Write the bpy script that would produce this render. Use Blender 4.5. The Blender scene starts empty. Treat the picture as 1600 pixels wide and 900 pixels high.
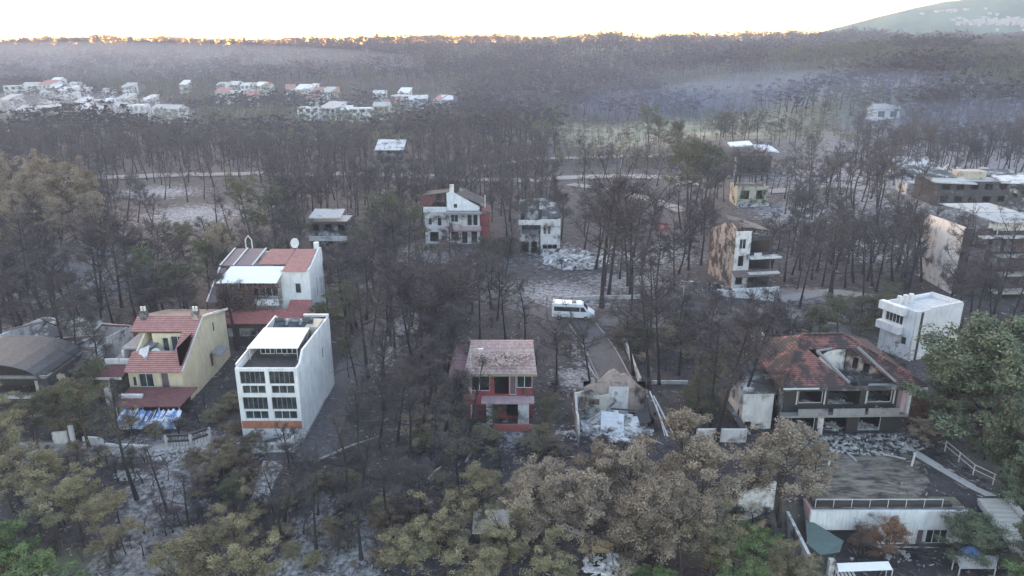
import bpy, math, random
import numpy as np
from mathutils import Vector, noise as mnoise

# ------------------------------------------------------------------ camera, sky, sun, exposure
F_PX = 1142.0; PITCH = math.radians(18); CAM_H = 42.0
scene = bpy.context.scene
COL = scene.collection
cam_d = bpy.data.cameras.new('camera'); cam = bpy.data.objects.new('camera', cam_d); COL.objects.link(cam)
cam.location = (0, 0, CAM_H); cam.rotation_euler = (math.radians(90) - PITCH, 0, 0)
cam_d.sensor_width = 36; cam_d.lens = 36 * F_PX / 1600; cam_d.clip_end = 20000; cam_d.clip_start = .5
scene.camera = cam
SUN_AZ = math.radians(-24)          # left of the view direction
SUN_EL = math.radians(6.0)
w = bpy.data.worlds.new('World'); scene.world = w; w.use_nodes = True
nt = w.node_tree; nt.nodes.clear()
sky = nt.nodes.new('ShaderNodeTexSky'); sky.sky_type = 'NISHITA'; sky.sun_disc = False
sky.sun_elevation = SUN_EL; sky.sun_rotation = SUN_AZ; sky.altitude = 50
sky.air_density = 1.0; sky.dust_density = 1.5; sky.ozone_density = 1.0
bg = nt.nodes.new('ShaderNodeBackground'); bg.inputs['Strength'].default_value = .15
wo = nt.nodes.new('ShaderNodeOutputWorld')
wb = nt.nodes.new('ShaderNodeMix'); wb.data_type = 'RGBA'; wb.blend_type = 'MULTIPLY'; wb.inputs[0].default_value = 1; wb.inputs[7].default_value = (1.12, 1.0, .99, 1)   # camera white balance
nt.links.new(sky.outputs[0], wb.inputs[6]); nt.links.new(wb.outputs[2], bg.inputs[0]); nt.links.new(bg.outputs[0], wo.inputs[0])
sun_d = bpy.data.lights.new('sun', 'SUN'); sun_d.energy = .35; sun_d.angle = math.radians(20); sun_d.color = (1, .82, .66)
sun = bpy.data.objects.new('sun', sun_d); COL.objects.link(sun)
sd = Vector((math.sin(SUN_AZ) * math.cos(.16), math.cos(SUN_AZ) * math.cos(.16), math.sin(.16)))
sun.rotation_euler = sd.to_track_quat('Z', 'Y').to_euler(); sun.location = (0, 0, 100)
vs = scene.view_settings; vs.view_transform = 'Standard'; vs.look = 'None'; vs.gamma = 1; vs.exposure = 3.08; vs.use_curve_mapping = False
scene.cycles.use_denoising = True
scene.cycles.max_bounces = 5; scene.cycles.diffuse_bounces = 3; scene.cycles.glossy_bounces = 2; scene.cycles.volume_bounces = 0
scene.cycles.transparent_max_bounces = 4
HAZE_DENSITY = .00030

R = random.Random(7)
def ray(px, py):
    u = (px - 800) / F_PX; v = (450 - py) / F_PX
    return (u, math.cos(PITCH) + v * math.sin(PITCH), -math.sin(PITCH) + v * math.cos(PITCH))
def smooth(t):
    t = min(1, max(0, t)); return t * t * (3 - 2 * t)
def fn(x, y, s, o=0): return mnoise.noise(Vector((x / s, y / s, o)))
def h(x, y):
    z = .45 * fn(x, y, 22) + .12 * fn(x, y, 6, 3)
    flat = smooth((y - 170) / 120)
    z += flat * 2.5 * fn(x, y, 70, 9)
    z += (48.5 + 2.2 * smooth((x + 100) / 500) + 5.5 * fn(x, y, 190, 5) + 2.0 * fn(x, y, 60, 6)) * smooth((y - 400) / 640) ** 1.15
    z -= 38 * smooth((y - 1090) / 500)
    z += 27 * smooth((x - 110) / 150) * smooth((y - 250) / 190) * (1 - smooth((y - 560) / 240))
    z += 3 * smooth((x - 60) / 40) * smooth((y - 110) / 60)
    if x > 18: z -= 4.0 * smooth((62.5 - y) / 2.5) * smooth((x - 18) / 6)
    z -= 1.5 * smooth((66 - y) / 14) * (1 - smooth((x - 10) / 10))
    z -= 2.2 * math.exp(-((x + 27.5 + .25 * (y - 60)) / 4.5) ** 2) * smooth((73 - y) / 9)
    return z
def at(px, py, dz=0):
    d = ray(px, py); t = 30.0
    for _ in range(900):
        x, y, z = d[0] * t, d[1] * t, CAM_H + d[2] * t
        g = z - (h(x, y) + dz)
        if g < .03: break
        t += max(.05, g * (.8 if y < 300 else .6))
        if t > 2500: break
    return (x, y, h(x, y) + dz)
def atz(px, py, z):
    d = ray(px, py); t = (z - CAM_H) / d[2]; return (d[0] * t, d[1] * t, z)
def zat(X, Y, py):
    v = (450 - py) / F_PX
    return CAM_H + Y * (v * math.cos(PITCH) - math.sin(PITCH)) / (math.cos(PITCH) + v * math.sin(PITCH))
def proj(X, Y, Z):
    f = Y * math.cos(PITCH) - (Z - CAM_H) * math.sin(PITCH); u = Y * math.sin(PITCH) + (Z - CAM_H) * math.cos(PITCH)
    return 800 + F_PX * X / f, 450 - F_PX * u / f

# ------------------------------------------------------------------ materials
def new_mat(name):
    m = bpy.data.materials.new(name); m.use_nodes = True
    n = m.node_tree.nodes; n.clear()
    b = n.new('ShaderNodeBsdfPrincipled'); o = n.new('ShaderNodeOutputMaterial')
    m.node_tree.links.new(b.outputs[0], o.inputs[0])
    return m, m.node_tree, b
def nd(nt, t, **kw):
    n = nt.nodes.new(t)
    for k, v in kw.items():
        if k in n.inputs: n.inputs[k].default_value = v
        else: setattr(n, k, v)
    return n
def noise_fac(nt, scale, lo, hi, detail=5, coord='Object', stretch=None, rough=.6):
    tc = nd(nt, 'ShaderNodeTexCoord'); src = tc.outputs[coord]
    if stretch:
        mp = nd(nt, 'ShaderNodeMapping'); mp.inputs['Scale'].default_value = stretch
        nt.links.new(src, mp.inputs[0]); src = mp.outputs[0]
    nz = nd(nt, 'ShaderNodeTexNoise', Scale=scale, Detail=detail, Roughness=rough)
    nt.links.new(src, nz.inputs['Vector'])
    mr = nd(nt, 'ShaderNodeMapRange'); mr.inputs[1].default_value = lo; mr.inputs[2].default_value = hi
    nt.links.new(nz.outputs[0], mr.inputs[0])
    return mr.outputs[0]
def mix(nt, fac, a, b):
    m = nd(nt, 'ShaderNodeMix', data_type='RGBA')
    if isinstance(fac, float): m.inputs[0].default_value = fac
    else: nt.links.new(fac, m.inputs[0])
    for i, c in ((6, a), (7, b)):
        if isinstance(c, tuple): m.inputs[i].default_value = (*c, 1)
        else: nt.links.new(c, m.inputs[i])
    return m.outputs[2]
def math_n(nt, op, a, b):
    m = nd(nt, 'ShaderNodeMath', operation=op)
    for i, c in ((0, a), (1, b)):
        if isinstance(c, (int, float)): m.inputs[i].default_value = c
        else: nt.links.new(c, m.inputs[i])
    return m.outputs[0]
def bump(nt, b, fac, strength=.4, dist=.1):
    bp = nd(nt, 'ShaderNodeBump', Strength=strength, Distance=dist)
    nt.links.new(fac, bp.inputs['Height']); nt.links.new(bp.outputs[0], b.inputs['Normal'])
_M = {}
def wall_mat(key, col, soot=.2, sootcol=(.03, .028, .03)):
    if key in _M: return _M[key]
    m, nt, b = new_mat(key)
    f1 = noise_fac(nt, 1.1, .35, .7, stretch=(1, 1, .6))
    c = mix(nt, f1, col, tuple(x * .78 for x in col))
    f3 = noise_fac(nt, 2.2, .48, .72, stretch=(2.4, 2.4, .22), detail=6)
    c = mix(nt, math_n(nt, 'MULTIPLY', f3, .35), c, (.16, .15, .145))
    lo = .78 - .62 * soot
    f2 = noise_fac(nt, .42, lo, lo + .14, detail=9, rough=.68)
    c = mix(nt, math_n(nt, 'MULTIPLY', f2, .93), c, sootcol)
    nt.links.new(c, b.inputs['Base Color']); b.inputs['Roughness'].default_value = .9
    bump(nt, b, noise_fac(nt, 9, 0, 1), .25, .05)
    _M[key] = m; return m
def plain(key, col, rough=.7, metal=0, var=.25):
    if key in _M: return _M[key]
    m, nt, b = new_mat(key)
    c = mix(nt, noise_fac(nt, 2.5, .35, .7), col, tuple(x * (1 - var) for x in col))
    nt.links.new(c, b.inputs['Base Color']); b.inputs['Roughness'].default_value = rough; b.inputs['Metallic'].default_value = metal
    _M[key] = m; return m
def glass_mat():
    if 'glass' in _M: return _M['glass']
    m, nt, b = new_mat('dark_window_glass')
    c = mix(nt, noise_fac(nt, .9, .4, .6), (.02, .027, .03), (.06, .07, .075))
    nt.links.new(c, b.inputs['Base Color']); b.inputs['Roughness'].default_value = .12
    _M['glass'] = m; return m
def tile_mat(key, c1, c2, burn=.2, burncol=(.03, .028, .03), rot=0, row=1.15, pale=None):
    if key in _M: return _M[key]
    m, nt, b = new_mat(key)
    tc = nd(nt, 'ShaderNodeTexCoord'); mp = nd(nt, 'ShaderNodeMapping'); mp.inputs['Rotation'].default_value = (0, 0, rot)
    nt.links.new(tc.outputs['Object'], mp.inputs[0])
    wv = nd(nt, 'ShaderNodeTexWave', Scale=row, Distortion=.35, Detail=1.0); wv.bands_direction = 'Y'
    wv.inputs['Detail Scale'].default_value = 1.5
    nt.links.new(mp.outputs[0], wv.inputs[0])
    wx = nd(nt, 'ShaderNodeTexWave', Scale=1.6, Distortion=.2); wx.bands_direction = 'X'
    nt.links.new(mp.outputs[0], wx.inputs[0])
    mr = nd(nt, 'ShaderNodeMapRange'); mr.inputs[1].default_value = .05; mr.inputs[2].default_value = .35
    nt.links.new(wv.outputs['Fac'], mr.inputs[0])
    base = mix(nt, noise_fac(nt, 1.6, .35, .65, detail=8, rough=.75), c1, c2)
    if pale: base = mix(nt, noise_fac(nt, 2.2, .42, .6, detail=10, rough=.8), base, pale)
    c = mix(nt, mr.outputs[0], tuple(x * .35 for x in c1), base)
    lo = .75 - .55 * burn
    c = mix(nt, math_n(nt, 'MULTIPLY', noise_fac(nt, .55, lo, lo + .1, detail=9, rough=.7), .92), c, burncol)
    nt.links.new(c, b.inputs['Base Color']); b.inputs['Roughness'].default_value = .85
    hh = math_n(nt, 'ADD', wv.outputs['Fac'], math_n(nt, 'MULTIPLY', wx.outputs['Fac'], .6))
    bump(nt, b, hh, .8, .08)
    _M[key] = m; return m
def leaf_mat(key, c1, c2, c3, rough=.85):
    m, nt, b = new_mat(key)
    at_ = nd(nt, 'ShaderNodeAttribute', attribute_name='tint'); oi = nd(nt, 'ShaderNodeObjectInfo')
    s = math_n(nt, 'ADD', math_n(nt, 'MULTIPLY', at_.outputs['Fac'], .72), math_n(nt, 'MULTIPLY', oi.outputs['Random'], .28))
    cr = nd(nt, 'ShaderNodeValToRGB'); e = cr.color_ramp.elements
    e[0].position = .1; e[0].color = (*c1, 1); e[1].position = .9; e[1].color = (*c3, 1)
    e2 = cr.color_ramp.elements.new(.5); e2.color = (*c2, 1)
    nt.links.new(s, cr.inputs[0]); nt.links.new(cr.outputs[0], b.inputs['Base Color']); b.inputs['Roughness'].default_value = rough
    _M[key] = m; return m
BARK = plain('charred_bark', (.03, .028, .03), .95, var=.4)
BARKB = plain('brown_bark', (.075, .058, .048), .95, var=.4)
L_BURNT = leaf_mat('charred_twigs', (.034, .031, .036), (.058, .052, .059), (.105, .086, .08))
L_BROWN = leaf_mat('scorched_needles', (.13, .10, .075), (.25, .205, .155), (.36, .31, .235))
L_OLIVE = leaf_mat('dry_olive_needles', (.20, .14, .09), (.185, .17, .10), (.28, .265, .145))
L_GREEN = leaf_mat('green_pine_needles', (.15, .11, .07), (.095, .105, .06), (.135, .16, .085))
L_FRESH = leaf_mat('fresh_green_leaves', (.07, .10, .04), (.11, .165, .06), (.18, .24, .09))
L_BROAD = leaf_mat('grey_green_leaves', (.12, .10, .065), (.095, .125, .075), (.15, .185, .11))
L_RUST = leaf_mat('rusty_leaves', (.16, .075, .045), (.22, .12, .075), (.26, .18, .12))

# ------------------------------------------------------------------ mesh tools
def setp(o, label=None, cat=None, group=None, kind=None):
    if label: o['label'] = label
    if cat: o['category'] = cat
    if group: o['group'] = group
    if kind: o['kind'] = kind
    return o
class MB:
    def __init__(s): s.v = []; s.f = []
    def quad(s, a, b, c, d):
        i = len(s.v); s.v += [a, b, c, d]; s.f.append((i, i + 1, i + 2, i + 3)); return s
    def poly(s, pts):
        i = len(s.v); s.v += list(pts); s.f.append(tuple(range(i, i + len(pts)))); return s
    def box(s, x0, y0, z0, x1, y1, z1):
        i = len(s.v)
        s.v += [(x0, y0, z0), (x1, y0, z0), (x1, y1, z0), (x0, y1, z0), (x0, y0, z1), (x1, y0, z1), (x1, y1, z1), (x0, y1, z1)]
        s.f += [tuple(i + k for k in q) for q in ((0, 3, 2, 1), (4, 5, 6, 7), (0, 1, 5, 4), (1, 2, 6, 5), (2, 3, 7, 6), (3, 0, 4, 7))]
        return s
    def hexa(s, b, t):
        i = len(s.v); n = len(b); s.v += list(b) + list(t)
        s.f.append(tuple(i + k for k in reversed(range(n)))); s.f.append(tuple(i + n + k for k in range(n)))
        for k in range(n):
            j = (k + 1) % n; s.f.append((i + k, i + j, i + n + j, i + n + k))
        return s
    def plate(s, pts, t):          # polygon thickened downwards
        return s.hexa([(p[0], p[1], p[2] - t) for p in pts], pts)
    def bar(s, a, b, w, hh=None):
        a = Vector(a); b = Vector(b); d = (b - a)
        if d.length < 1e-6: return s
        d.normalize(); up = Vector((0, 0, 1)) if abs(d.z) < .95 else Vector((0, 1, 0))
        x = d.cross(up).normalized() * w / 2; y = x.cross(d).normalized() * (hh or w) / 2
        return s.hexa([tuple(a + p) for p in (-x - y, x - y, x + y, -x + y)], [tuple(b + p) for p in (-x - y, x - y, x + y, -x + y)])
    def tube(s, pts, rad, n=8, cap=True):
        rings = []
        for k, p in enumerate(pts):
            p = Vector(p); q = Vector(pts[min(k + 1, len(pts) - 1)]); o = Vector(pts[max(k - 1, 0)])
            d = (q - o).normalized(); up = Vector((0, 1, 0)) if abs(d.y) < .9 else Vector((1, 0, 0))
            x = d.cross(up).normalized(); y = x.cross(d)
            r = rad[k] if isinstance(rad, (list, tuple)) else rad
            i = len(s.v); rings.append(i)
            for j in range(n):
                a = 2 * math.pi * j / n; s.v.append(tuple(p + x * math.cos(a) * r + y * math.sin(a) * r))
        for a, b in zip(rings, rings[1:]):
            for j in range(n): s.f.append((a + j, a + (j + 1) % n, b + (j + 1) % n, b + j))
        if cap: s.f.append(tuple(rings[0] + j for j in reversed(range(n)))); s.f.append(tuple(rings[-1] + j for j in range(n)))
        return s
    def build(s, name, mat, parent=None, loc=None, rz=0, smooth_=False):
        me = bpy.data.meshes.new(name); me.from_pydata([tuple(v) for v in s.v], [], s.f)
        if smooth_:
            me.polygons.foreach_set('use_smooth', [True] * len(me.polygons))
        me.materials.append(mat)
        o = bpy.data.objects.new(name, me); COL.objects.link(o)
        if parent: o.parent = parent
        if loc: o.location = loc; o.rotation_euler = (0, 0, rz)
        return o
def empty(name, loc, label, cat, rz=0, group=None):
    o = bpy.data.objects.new(name, None); COL.objects.link(o); o.location = loc; o.rotation_euler = (0, 0, rz)
    return setp(o, label, cat, group)
def np_mesh(name, V, Fq, mat, tint=None, parent=None, mats=None, midx=None):
    """V (n,3), Fq (m,4) quads (tri = repeat last index)"""
    me = bpy.data.meshes.new(name)
    V = np.asarray(V, 'f4'); Fq = np.asarray(Fq, 'i4')
    me.vertices.add(len(V)); me.vertices.foreach_set('co', V.ravel())
    me.loops.add(Fq.size); me.loops.foreach_set('vertex_index', Fq.ravel())
    me.polygons.add(len(Fq)); me.polygons.foreach_set('loop_start', np.arange(0, Fq.size, 4, dtype='i4'))
    me.polygons.foreach_set('loop_total', np.full(len(Fq), 4, 'i4'))
    for m in (mats or [mat]): me.materials.append(m)
    if midx is not None: me.polygons.foreach_set('material_index', np.asarray(midx, 'i4'))
    if tint is not None:
        a = me.attributes.new('tint', 'FLOAT', 'FACE'); a.data.foreach_set('value', np.asarray(tint, 'f4'))
    me.update(calc_edges=True)
    o = bpy.data.objects.new(name, me); COL.objects.link(o)
    if parent: o.parent = parent
    return o

# ------------------------------------------------------------------ ground
def graded(lo, a, b, hi, step, g=1.07):
    c = list(np.arange(a, b, step)); s = step; p = a; left = []
    while p > lo: s *= g; p -= s; left.append(p)
    s = step; p = c[-1]; right = []
    while p < hi: s *= g; p += s; right.append(p)
    return np.array(left[::-1] + c + right)
XS = graded(-1600, -75, 75, 1600, 1.1); YS = graded(-300, 46, 165, 1980, 1.1, 1.045)
def blob(px, py, rx, ry): x, y, _ = at(px, py); return (x, y, rx, ry)
ASH = [blob(*b) for b in ((1450, 280, 50, 40), (250, 780, 3.5, 9), (225, 860, 4, 5), (470, 860, 2.5, 6), (600, 540, 3, 10), (640, 500, 5, 8), (105, 450, 11, 8), (60, 520, 8, 6),
        (985, 440, 10, 7), (915, 545, 2.5, 7), (880, 460, 10, 9), (790, 685, 5, 3), (670, 660, 3, 3), (300, 335, 14, 14), (240, 300, 14, 10), (1250, 330, 12, 14), (1380, 390, 10, 10),
        (560, 860, 3, 6), (1330, 690, 8, 3), (260, 690, 6, 2), (1000, 400, 12, 8), (900, 590, 3, 4), (1180, 560, 3, 3), (1550, 240, 70, 70), (1440, 310, 30, 25), (660, 400, 10, 10), (880, 400, 7, 8))]
PALE = [blob(*b) for b in ((190, 705, 9, 2.5), (300, 700, 5, 3), (60, 710, 6, 3), (1230, 500, 10, 6), (1230, 460, 12, 5), (1540, 720, 4, 10), (430, 430, 6, 8))]
GRASS = [blob(*b) for b in ((1050, 205, 130, 70), (1200, 185, 120, 70), (930, 210, 60, 40), (60, 900, 5, 4), (1180, 880, 8, 6), (130, 190, 140, 90), (400, 170, 160, 60))]
def blobs(L, x, y):
    s = 0
    for bx, by, rx, ry in L:
        d = ((x - bx) / rx) ** 2 + ((y - by) / ry) ** 2
        if d < 9: s = max(s, math.exp(-d * .8))
    return s
nx, ny = len(XS), len(YS)
GV = np.zeros((ny, nx, 3), 'f4'); A4 = np.zeros((ny, nx), 'f4'); A1 = np.zeros((ny, nx), 'f4'); A2 = A1.copy(); A3 = A1.copy()
for j, yy in enumerate(YS):
    for i, xx in enumerate(XS):
        GV[j, i] = (xx, yy, h(xx, yy))
        A4[j, i] = smooth((yy - 330) / 110)
        if 40 < yy < 900 and abs(xx) < 40 + .8 * yy:
            A1[j, i] = blobs(ASH, xx, yy); A2[j, i] = blobs(PALE, xx, yy); A3[j, i] = blobs(GRASS, xx, yy); A4[j, i] *= max(0, 1 - 1.3 * blobs(GRASS[:3], xx, yy)) * .92
idx = np.arange(nx * ny).reshape(ny, nx)
Q = np.stack([idx[:-1, :-1], idx[:-1, 1:], idx[1:, 1:], idx[1:, :-1]], -1).reshape(-1, 4)
m, nt, b = new_mat('burnt_ground')
c = mix(nt, noise_fac(nt, .35, .35, .65, detail=8, rough=.7), (.028, .026, .028), (.08, .073, .077))
c = mix(nt, noise_fac(nt, .12, .5, .68, detail=8, rough=.7), c, (.062, .056, .056))
def attr_mix(c, name, col, dist, sc):
    a = nd(nt, 'ShaderNodeAttribute', attribute_name=name)
    n1 = noise_fac(nt, sc, .0, 1, detail=9, rough=.72)
    s = math_n(nt, 'ADD', math_n(nt, 'MULTIPLY', a.outputs['Fac'], .75), math_n(nt, 'MULTIPLY', math_n(nt, 'SUBTRACT', n1, .5), dist))
    mr = nd(nt, 'ShaderNodeMapRange'); mr.inputs[1].default_value = .28; mr.inputs[2].default_value = .62
    nt.links.new(s, mr.inputs[0]); return mix(nt, math_n(nt, 'MULTIPLY', mr.outputs[0], .85), c, col)
c = attr_mix(c, 'ash', mix(nt, noise_fac(nt, 1.7, .35, .65, detail=8), (.12, .12, .13), (.50, .50, .51)), 2.4, .9)
c = attr_mix(c, 'pale', (.26, .235, .22), 1.6, .7)
c = attr_mix(c, 'grass', mix(nt, noise_fac(nt, .05, .4, .6), (.15, .18, .10), (.30, .28, .21)), .8, .06)
f = noise_fac(nt, 1.3, .60, .70, detail=10, rough=.78)
c = mix(nt, math_n(nt, 'MULTIPLY', f, .75), c, (.30, .30, .31))
wa = nd(nt, 'ShaderNodeAttribute', attribute_name='wood'); c = mix(nt, wa.outputs['Fac'], c, mix(nt, noise_fac(nt, .05, .4, .6), (.034, .035, .04), (.06, .056, .057)))
nt.links.new(c, b.inputs['Base Color']); b.inputs['Roughness'].default_value = .95
bump(nt, b, noise_fac(nt, 1.5, 0, 1, detail=10, rough=.7), .8, .5)
ground = np_mesh('ground', GV.reshape(-1, 3), Q, m); setp(ground, kind='structure')
for nme, A in (('ash', A1), ('pale', A2), ('grass', A3), ('wood', A4)):
    a = ground.data.attributes.new(nme, 'FLOAT', 'POINT'); a.data.foreach_set('value', A.ravel())
ground.data.polygons.foreach_set('use_smooth', [True] * len(ground.data.polygons))

# roads and paths: draped strips
ASPH = plain('worn_asphalt', (.10, .097, .105), .9, var=.5)
DIRT = plain('pale_dirt', (.30, .285, .28), .95, var=.4)
PAVE = plain('pale_paving', (.34, .33, .32), .9, var=.3)
AVOID = []      # rectangles (x0, y0, x1, y1) and road points where no tree stands
def strip(name, pxs, width, mat, off=.07, world=False, avoid=True, kerb=None):
    P = [Vector(p[:2]) if world else Vector(at(*p)[:2]) for p in pxs]
    pts = []
    for a, b in zip(P, P[1:]):
        n = max(2, int((b - a).length / 1.0))
        for k in range(n): pts.append(a.lerp(b, k / n))
    pts.append(P[-1])
    for _ in range(6): pts = [pts[0]] + [(pts[i - 1] + pts[i] * 2 + pts[i + 1]) / 4 for i in range(1, len(pts) - 1)] + [pts[-1]]
    mb = MB(); rows = []; K = 4; kb = MB(); kp = None
    for i, p in enumerate(pts):
        d = (pts[min(i + 1, len(pts) - 1)] - pts[max(i - 1, 0)]).normalized(); nrm = Vector((-d.y, d.x)); row = []
        ww = width * (1 + .08 * fn(p.x, p.y, 3))
        for k in range(K + 1):
            q = p + nrm * ww * (k / K - .5); row.append(len(mb.v)); mb.v.append((q.x, q.y, h(q.x, q.y) + off))
        rows.append(row)
        if avoid: AVOID.append((p.x - width * .55, p.y - width * .55, p.x + width * .55, p.y + width * .55))
        e = [p + nrm * (width / 2 + t) for t in (0, .2)] + [p - nrm * (width / 2 + t) for t in (0, .2)]
        if kerb and kp:
            for s_ in (0, 2):
                a0, a1 = kp[s_], kp[s_ + 1]; b0, b1 = e[s_], e[s_ + 1]
                zb = [h(q.x, q.y) for q in (a0, a1, b1, b0)]
                kb.hexa([(q.x, q.y, z - .2) for q, z in zip((a0, a1, b1, b0), zb)], [(q.x, q.y, z + .15) for q, z in zip((a0, a1, b1, b0), zb)])
        kp = e
    for a, b in zip(rows, rows[1:]):
        for k in range(K): mb.f.append((a[k], b[k], b[k + 1], a[k + 1]))
    o = mb.build(name, mat); setp(o, kind='structure')
    if kerb: setp(kb.build('kerb', kerb), kind='structure')
    return o
KERB = plain('kerb_stone', (.27, .26, .25), .9)
strip('road', [(492, 720), (510, 660), (530, 610), (565, 550), (600, 500), (640, 462), (640, 440)], 4.2, ASPH)
strip('road', [(350, 447), (640, 452), (760, 462), (880, 497), (1000, 505), (1180, 500), (1330, 520)], 5.0, ASPH, .09)
strip('road', [(985, 640), (960, 590), (935, 540), (905, 500)], 4.2, ASPH, .11, kerb=KERB)
strip('road', [(-20, 282), (200, 277), (400, 272), (640, 275), (830, 282), (960, 276), (1060, 278), (1075, 290)], 8, DIRT, .25)
strip('path', [(890, 288), (950, 296), (1010, 310), (1070, 330)], 5, DIRT, .15)
strip('path', [(20, 700), (110, 700), (220, 708), (330, 690)], 2.4, PAVE, .08)
strip('path', [(1210, 470), (1300, 455), (1400, 470)], 3.5, DIRT, .1)
strip('road', [(1200, 300), (1330, 292), (1420, 305), (1600, 330)], 6, DIRT, .2)
strip('path', [(730, 265), (820, 250), (960, 245), (1100, 235)], 6, DIRT, .25)

# ------------------------------------------------------------------ mountain and haze
mm, nt, b = new_mat('mountain_scrub')
c = mix(nt, noise_fac(nt, .012, .4, .62, detail=10), (.03, .10, .065), (.09, .18, .115))
nt.links.new(c, b.inputs['Base Color']); b.inputs['Roughness'].default_value = 1
V = []; nx2, ny2 = 120, 50
def mz(x, y):
    # silhouette rises to the right
    s = x / (y if y > 1 else 1)
    x *= 1.5; y *= 1.5
    px = 800 + F_PX * x / (2150 * .951)
    pts = [(1150, 30), (1250, 72), (1290, 90), (1340, 116), (1400, 144), (1500, 180), (1600, 205), (1750, 225), (2000, 230), (2600, 150)]
    z = pts[0][1]
    for (a, za), (c_, zc) in zip(pts, pts[1:]):
        if px >= a: z = za + (zc - za) * min(1, (px - a) / (c_ - a))
    t = (y - 1700) / 450
    prof = smooth(t) if t < 1 else 1 - .5 * smooth((t - 1) / 1.1)
    return max(-10, CAM_H + (z - CAM_H) / 1.5 if 0 else (z - 42) / 1.5 * prof + 42 * prof - 12 * (1 - prof) + 5 * fn(x, y, 160, 2) * smooth(t) + 2 * fn(x, y, 45, 2))
xs2 = np.linspace(380, 1560, nx2); ys2 = np.linspace(1120, 1900, ny2)
for yy in ys2:
    for xx in xs2: V.append((xx, yy, mz(xx, yy)))
ix = np.arange(nx2 * ny2).reshape(ny2, nx2)
mt = np_mesh('mountain', V, np.stack([ix[:-1, :-1], ix[:-1, 1:], ix[1:, 1:], ix[1:, :-1]], -1).reshape(-1, 4), mm); setp(mt, kind='structure')
mt.data.polygons.foreach_set('use_smooth', [True] * len(mt.data.polygons))
def march_mountain(px, py):
    d = ray(px, py); t = 1150
    while t < 1950:
        if CAM_H + d[2] * t < mz(d[0] * t, d[1] * t): return d[0] * t, d[1] * t
        t += 4
    return None
hv = MB()
for k in range(130):
    if k < 112: p = march_mountain(R.gauss(1555, 30), R.gauss(35, 2.6))
    elif k < 122: p = march_mountain(R.uniform(1462, 1495), R.gauss(18, .6))
    else: p = march_mountain(R.uniform(1430, 1600), R.uniform(12, 50))
    if p:
        ww = R.uniform(1.6, 3.4); z = mz(*p); hv.box(p[0] - ww, p[1] - 4, z - 4, p[0] + ww, p[1] + 4, z + R.uniform(1.5, 3))
setp(hv.build('hillside_village', plain('far_white', (.42, .42, .41), .9)), 'pale village spread across the slope of the far mountain', 'village', kind='stuff')

def smoke(px, py, dz, rx, ry, rz, dens, col, lab):
    x, y, z = at(px, py); mb = MB(); N1, N2 = 20, 10
    for i in range(1, N2):
        for j in range(N1):
            t = math.pi * i / N2; p = 2 * math.pi * j / N1; mb.v.append((math.sin(t) * math.cos(p), math.sin(t) * math.sin(p), math.cos(t)))
    top = len(mb.v); mb.v += [(0, 0, 1), (0, 0, -1)]
    for j in range(N1):
        k = (j + 1) % N1; mb.f.append((top, j, k)); mb.f.append((top + 1, (N2 - 2) * N1 + k, (N2 - 2) * N1 + j))
        for i in range(N2 - 2): mb.f.append((i * N1 + j, (i + 1) * N1 + j, (i + 1) * N1 + k, i * N1 + k))
    m = bpy.data.materials.new('smoke_air'); m.use_nodes = True; nt = m.node_tree; nt.nodes.clear()
    v = nt.nodes.new('ShaderNodeVolumePrincipled'); v.inputs['Density'].default_value = dens; v.inputs['Color'].default_value = (*col, 1)
    o_ = nt.nodes.new('ShaderNodeOutputMaterial'); nt.links.new(v.outputs[0], o_.inputs['Volume'])
    o = mb.build('smoke', m); o.location = (x, y, z + dz); o.scale = (rx, ry, rz); setp(o, lab, 'smoke', kind='stuff')
BLUE_S = (.50, .66, 1.0); WHITE_S = (.80, .84, 1.0)
for k_, (px_, py_, rx_, ry_, rz_, d_) in enumerate(((1130, 168, 60, 45, 12, .0017), (1240, 158, 75, 50, 13, .0018), (1340, 155, 60, 40, 12, .0022), (1040, 178, 55, 35, 11, .0016), (1440, 162, 50, 40, 11, .0022), (1180, 172, 110, 60, 24, .0008))):
    smoke(px_, py_, 5, rx_, ry_, rz_, d_, BLUE_S, ['blue smoke puff between the far trunks above the meadow', 'large blue smoke bank at the foot of the burnt slope', 'blue smoke beside the wooded spur', 'thin smoke at the western end of the slope foot', 'smoke caught among the pines of the spur', 'wide thin veil of smoke along the slope foot'][k_])
smoke(1590, 215, 6, 80, 60, 10, .0028, BLUE_S, 'blue smoke drifting between leaning trunks on the wooded slope')
smoke(880, 178, 6, 150, 60, 9, .0012, BLUE_S, 'thin blue smoke beyond the far villas')
smoke(120, 118, 12, 330, 110, 18, .0017, WHITE_S, 'white smoke bank behind the far villas under the glowing skyline')
smoke(40, 205, 8, 90, 60, 12, .0022, WHITE_S, 'pale smoke in front of the first far villas')
smoke(90, 450, 3, 22, 16, 5, .012, BLUE_S, 'wisp of bluish smoke among the black trunks beside the white burnt villa')
hz = MB().box(-1800, -420, -14, 1800, 2180, 300).build('haze', plain('tmp', (1, 1, 1)))
hm = bpy.data.materials.new('haze_air'); hm.use_nodes = True; nt = hm.node_tree; nt.nodes.clear()
pv = nt.nodes.new('ShaderNodeVolumePrincipled'); pv.inputs['Density'].default_value = HAZE_DENSITY
pv.inputs['Color'].default_value = (.62, .73, 1.0, 1); pv.inputs['Anisotropy'].default_value = .15
oo = nt.nodes.new('ShaderNodeOutputMaterial'); nt.links.new(pv.outputs[0], oo.inputs['Volume'])
hz.data.materials.clear(); hz.data.materials.append(hm)
setp(hz, 'thin pale smoke haze hanging in the air over the burnt valley', 'haze', kind='stuff')

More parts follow.
